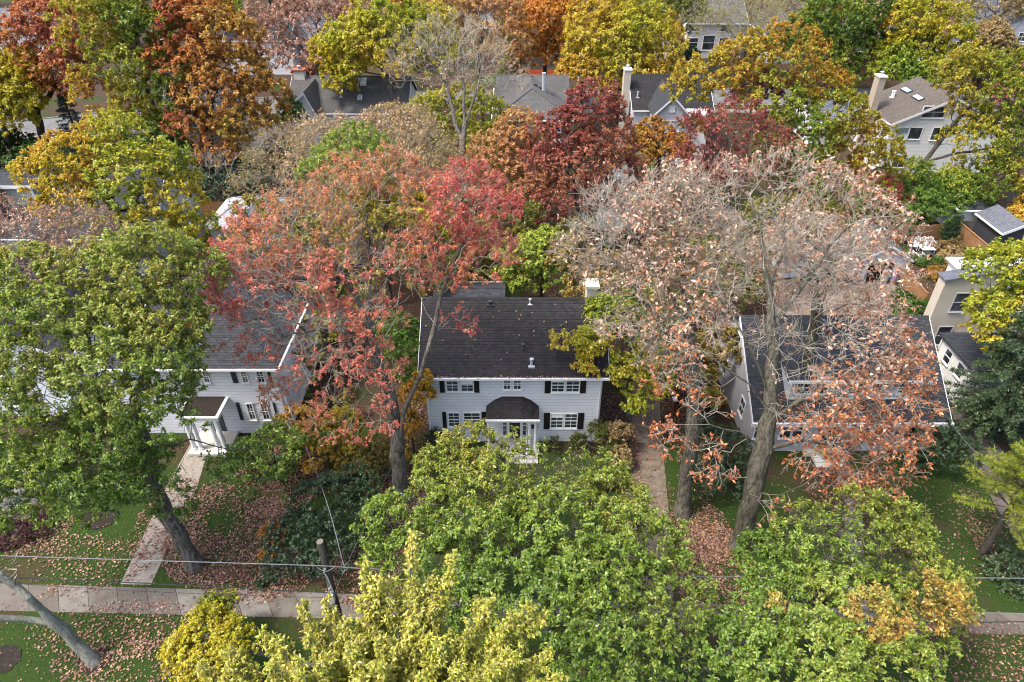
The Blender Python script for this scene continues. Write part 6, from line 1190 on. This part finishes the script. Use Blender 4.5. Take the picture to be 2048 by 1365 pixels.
conifer('arborvitae', 'narrow dark arborvitae beside the brick house', 'shrub', PZ(1162, 208), 3.2, .7, 'leaf_evergreen', seed=146, z0=.03, whorl=.2, nb=9, size=.2, droop=-.5, up=.4, dens=2., power=.5)
tree('oak_tree', 'big green oak with rusty tinge beyond the street, at the upper right', 'tree', X(1690, 175, 112), B((1660,40,114,3.8,-.05),(1735,40,114,4,-.05),(1645,110,112,3.4,.1),(1720,115,112,3.6,0),(1775,95,112.5,2.6,.05),(1680,150,110.5,2.4,.2),(1610,60,113.5,2.4,0),(1690,75,113,3,0)), 'leaf_mixed', 'dark_bark', n=900, per=9, rbase=.45, seed=147, tone=(.22,.2,.16), **far)
tree('maple_tree', 'yellow and green maple left of the cream porch house', 'tree', X(1835, 190, 106), B((1830,50,109,2.8,.12),(1880,72,108,2.8,.12),(1835,110,107.5,3),(1800,145,106.5,2.6,-.15),(1895,125,107,2,.1),(1845,150,106,2.2,-.1)), 'leaf_goldorange', 'dark_bark', n=700, per=9, rbase=.34, seed=148, tone=(.3,.17,.13), **far)
tree('bare_tree', 'wide grey bare tree in front of the white stucco house', 'tree', X(1490, 118, 122), B((1480,40,123,3.8),(1440,60,122,2.8),(1525,45,122,2.8),(1405,50,122,2.4),(1485,85,121,2.6),(1560,20,123,2.4)), 'leaf_olive', 'grey_bark', twigbark='grey_twig', n=380, per=2, rbase=.4, seed=149, bare=.55, twigs=4, size=.28, twig=1.2, upw=.6, rtip=.012, rmin=.012)
tree('oak_tree', 'dark limbed thinning tree at the top right corner', 'tree', X(1998, 118, 121), B((1990,20,124,3.6),(2040,35,124,3.2),(1955,45,123,2.6),(2020,80,122,2),(1930,15,125,2.6)), 'leaf_tan', 'dark_bark', n=560, per=4, rbase=.5, seed=150, tone=(.2,.2,.2), bare=.4, **far)
tree('small_tree', 'small golden brown tree in front of the brick corner house', 'tree', X(1985, 140, 114), B((1975,80,115.5,2.2),(2000,105,114.5,1.8),(1960,110,114.5,1.4)), 'leaf_tan', n=280, per=7, rbase=.2, seed=151, tone=(.15,.2,.2), **far)
shrub('evergreen_shrub', 'dark green hedge plants below the windows of the brick corner house', B((1990,150,106,1.8),(2030,140,107,2),(2050,160,104,2)), 'leaf_evergreen', n=260, per=8, size=.28, seed=152, tone=(.6,.2,.2))
tree('green_tree', 'dull green tree leaning over the lane, at the top', 'tree', X(1362, 118, 127), B((1320,25,129,3.4),(1370,30,128,2.8),(1345,60,127.5,2.2),(1295,20,130,2.8)), 'leaf_olive', 'dark_bark', n=460, per=8, rbase=.35, seed=153, tone=(.35,.15,.15), **far)
conifer('pine_tree', 'tall dark olive conifer between the tan tree and the bright orange maple', 'tree', (PY(1028, 100, 116)[0], 116, 0), 15, 3.2, 'leaf_olive', seed=154, z0=.15, whorl=.7, nb=7, size=.4, dens=1.1, tone=(.3,.15,.15), droop=.2)
shrub('evergreen_shrub', 'clipped dark bush beside the trunk at the white stucco house', B((1370,108,136,1.4),(1380,110,136,1.2)), 'leaf_evergreen', n=100, per=8, size=.28, seed=155)
shrub('orange_shrub', 'orange bush at the foot of the grey gable house', B((1620,80,128,1.8),(1600,90,126,1.6),(1645,95,124,1.6)), 'leaf_goldorange', n=180, per=8, size=.3, seed=156, tone=(.55,.2,.2))
shrub('green_shrub', 'green undergrowth below the wide bare tree', B((1560,95,122,2),(1590,110,118,2.2),(1530,100,121,1.8)), 'leaf_green', n=240, per=8, size=.3, seed=157, tone=(.2,.15,.2))
shrub('rust_shrub', 'rusty red shrubs on the lawn behind the grey roofed house', B((640,142,122,1.6),(610,150,119,1.4),(670,140,122,1.6)), 'leaf_rust', n=180, per=8, size=.3, seed=158, tone=(.7,.2,.2))

# woods beyond: copies of a few far trees, shared meshes, each with its own place
rf = random.Random(8)
protos = []
for k, (pal, kind, lab, nn) in enumerate((('leaf_goldorange', 'gold', 'gold leaved tree in the far rows of trees beyond the street', 300), ('leaf_rust', 'rust', 'rust coloured tree in the far rows of trees beyond the street', 300), ('leaf_olive', 'olive', 'dull green tree in the far rows of trees beyond the street', 300), ('leaf_tan', 'tan', 'tan thinning tree in the far rows of trees beyond the street', 300))):
    r_ = np.random.default_rng(k); bl = [(r_.normal()*2.6, r_.normal()*2.6, 9+r_.random()*5, 2.4+r_.random()*1.4) for _ in range(9)]
    protos.append((tree('far_tree', lab, 'tree', (0, 0, 0), bl, pal, 'dark_bark', n=nn, per=7 if pal != 'leaf_tan' else 4, size=.42, asp=.55, twigs=3, twig=.9, rbase=.4, seed=200+k, tone=(.4,.2,.2), group='%s trees in the far rows beyond the street' % kind, bare=.35 if pal == 'leaf_tan' else 0.), kind))
spots = []
for Y, n_, jit in ((134, 9, 6), (152, 11, 6), (172, 12, 7), (196, 13, 8), (225, 14, 8)):
    hw_ = (Y*cp+20)*1024/F*1.05
    for i in range(n_): spots.append((-hw_+2*hw_*(i+.5)/n_+rf.uniform(-5, 5), Y+rf.uniform(-jit, jit)))
occ = [(-38, 136), (38, 143), (51, 140), (-65, 131), (-25, 155), (-8, 170), (80, 122), (100, 140), (88, 123), (75, 127), (-95, 145), (30, 130), (34, 140)]
spots = [s for s in spots if all((s[0]-a)**2+(s[1]-b)**2 > 81 for a, b in occ)]
for i, (x, y) in enumerate(spots):
    pr, kind = protos[i % 4] if i < 4 else protos[rf.randrange(4)]
    if i < 4: o = pr
    else:
        o = pr.copy(); C.objects.link(o)
        for ch in pr.children: c_ = ch.copy(); C.objects.link(c_); c_.parent = o
    s = rf.uniform(.75, 1.1); o.location = (x, y, 0); o.rotation_euler = (0, 0, rf.uniform(0, 6.28)); o.scale = (s, s, s*rf.uniform(.85, 1.05))

# ---------------------------------------------------------------- fallen leaves
rng = np.random.default_rng(3); Q, S_ = [], []
def litter(c, rx, ry, dens, size=.11):
    n = int(math.pi*rx*ry*dens*3); a = rng.random(n)*6.283; r_ = np.sqrt(rng.random(n)); q = np.stack([c[0]+rx*r_*np.cos(a), c[1]+ry*r_*np.sin(a), np.zeros(n)], 1)
    k = fbm(q, .8, 5)*.45+.5 + fbm(q, 3.1, 6)*.22 + rng.normal(size=n)*.17 > .3; Q.append(q[k]); S_.append(np.full(k.sum(), size))
def lit(u, v, rx, ry, d, s=.135): litter(PZ(u, v), rx, ry, d, s)
n = 16000; q = np.stack([rng.uniform(-28, 32, n), rng.uniform(12, 34, n), np.zeros(n)], 1); Q.append(q); S_.append(np.full(n, .1))
lit(450, 1050, 3.2, 4.2, 75); lit(520, 1150, 3, 1.8, 60); lit(560, 960, 3, 3, 70); lit(740, 1150, 2.6, 2, 70); lit(790, 1010, 2, 4, 70); lit(330, 1030, 1.5, 3.2, 28); lit(120, 1130, 5, 2, 18); lit(250, 1260, 5, 1.6, 22); lit(270, 1330, 4, 1.3, 30); lit(40, 1060, 3, 2, 30)
lit(1420, 1130, 2.4, 3.2, 85); lit(1400, 1060, 1.8, 2.5, 60); lit(1365, 850, 1.2, 7, 70); lit(1240, 880, 1.2, 5, 60); lit(1300, 900, 1.3, 10, 22, .1); lit(1975, 1060, 1.3, 4.5, 22); lit(1850, 1060, 4, 4, 6); lit(2000, 1320, 5, 2.2, 12); lit(1930, 1300, 3, 2, 10); lit(1680, 980, 2, 3, 25); lit(830, 900, 1.5, 5, 60)
lit(1150, 570, 6, 6, 22, .14); lit(1650, 610, 10, 4, 22, .13); lit(90, 360, 9, 6, 20, .16); lit(1850, 540, 5, 6, 8, .12); lit(620, 250, 20, 6, 5, .2)
n = 22000; q = np.stack([rng.uniform(-70, 75, n), rng.uniform(42, 100, n), np.zeros(n)], 1); Q.append(q); S_.append(np.full(n, .2))
q = np.concatenate(Q); s = np.concatenate(S_); bx_ = [(MX0, MX1, MY0, 48), (LX0, LX1, 33.8, 55), (RX0, RX1, RYp, 43)]
ok = np.ones(len(q), bool)
for a, b, c, d in bx_: ok &= ~((q[:, 0] > a) & (q[:, 0] < b) & (q[:, 1] > c) & (q[:, 1] < d))
q = q[ok]; s = s[ok]; n = len(q); q[:, 2] = .045+.03*rng.random(n)
ax = unit(np.concatenate([rng.normal(size=(n, 2)), rng.normal(size=(n, 1))*.25], 1)); nr = unit(np.array([0, 0, 1.])+rng.normal(size=(n, 3))*.28); Ls = s*(.45+1.0*rng.random(n)**1.5)
V = leaf_verts(q, ax, nr, Ls, Ls*.62, .12, .1)
o = bpy.data.objects.new('fallen_leaves', mesh_quads('fallen_leaves', V, n, 'leaf_litter', {'tone': np.clip(.42+.2*fbm(q, .5, 9)+.26*rng.normal(size=n), 0, 1), 'vary': rng.random(n)})); C.objects.link(o)
tag(o, 'fallen brown and pinkish leaves scattered over lawns and walks', 'fallen leaves', kind='stuff')
# leaves caught on the black roof and in its gutter
n = 210; x = rng.uniform(MX0-.2, MX1+.2, n); y = rng.uniform(MY0-.3, 37.2, n); x[:110] = rng.uniform(MX0-.2, MX1+.2, 110); y[:110] = MY0-.42+.12*rng.random(110)
z = 5.75+.14+(y-MY0)*sl_m+.02; z[:110] = 5.75-.35*sl_m+.14+.04*rng.random(110)
q = np.stack([x, y, z], 1); ax = unit(np.stack([rng.normal(size=n), rng.normal(size=n), rng.normal(size=n)*.3], 1)); nr = unit(np.array([0, -.5, 1.])+rng.normal(size=(n, 3))*.3); Ls = np.full(n, .15)*(.7+.5*rng.random(n))
o = bpy.data.objects.new('roof_leaves', mesh_quads('roof_leaves', leaf_verts(q, ax, nr, Ls, Ls*.55, .1, .1), n, 'leaf_litter', {'tone': np.clip(.6+.25*rng.normal(size=n), 0, 1), 'vary': rng.random(n)})); C.objects.link(o)
tag(o, 'brown leaves scattered on the black roof and along its gutter', 'fallen leaves', kind='stuff')

def roof_litter(label, x0, x1, y0, ze, sl, y1, n, gutter, seed):
    rng = np.random.default_rng(seed); x = rng.uniform(x0, x1, n); y = rng.uniform(y0, y1, n); y[:gutter] = y0-.42+.2*rng.random(gutter)
    z = ze+.14+(y-y0)*sl+.03; q = np.stack([x, y, z], 1); ax = unit(rng.normal(size=(n, 3))*np.array([1, 1, .3])); nr = unit(np.array([0, -.5, 1.])+rng.normal(size=(n, 3))*.3); Ls = .15*(.6+.7*rng.random(n))
    o = bpy.data.objects.new('roof_leaves', mesh_quads('roof_leaves', leaf_verts(q, ax, nr, Ls, Ls*.55, .1, .1), n, 'leaf_litter', {'tone': np.clip(.6+.25*rng.normal(size=n), 0, 1), 'vary': rng.random(n)})); C.objects.link(o); tag(o, label, 'fallen leaves', kind='stuff')
roof_litter('brown leaves scattered on the dark roof of the porch house', RX0, RX1, RYp, zg, slr, RYr-.3, 520, 160, 1)
roof_litter('brown leaves scattered on the hipped roof of the left white house', LX0+4, LX1-1.5, 33.8, 5.6, 3.4/5.1, 36.5, 160, 70, 2)
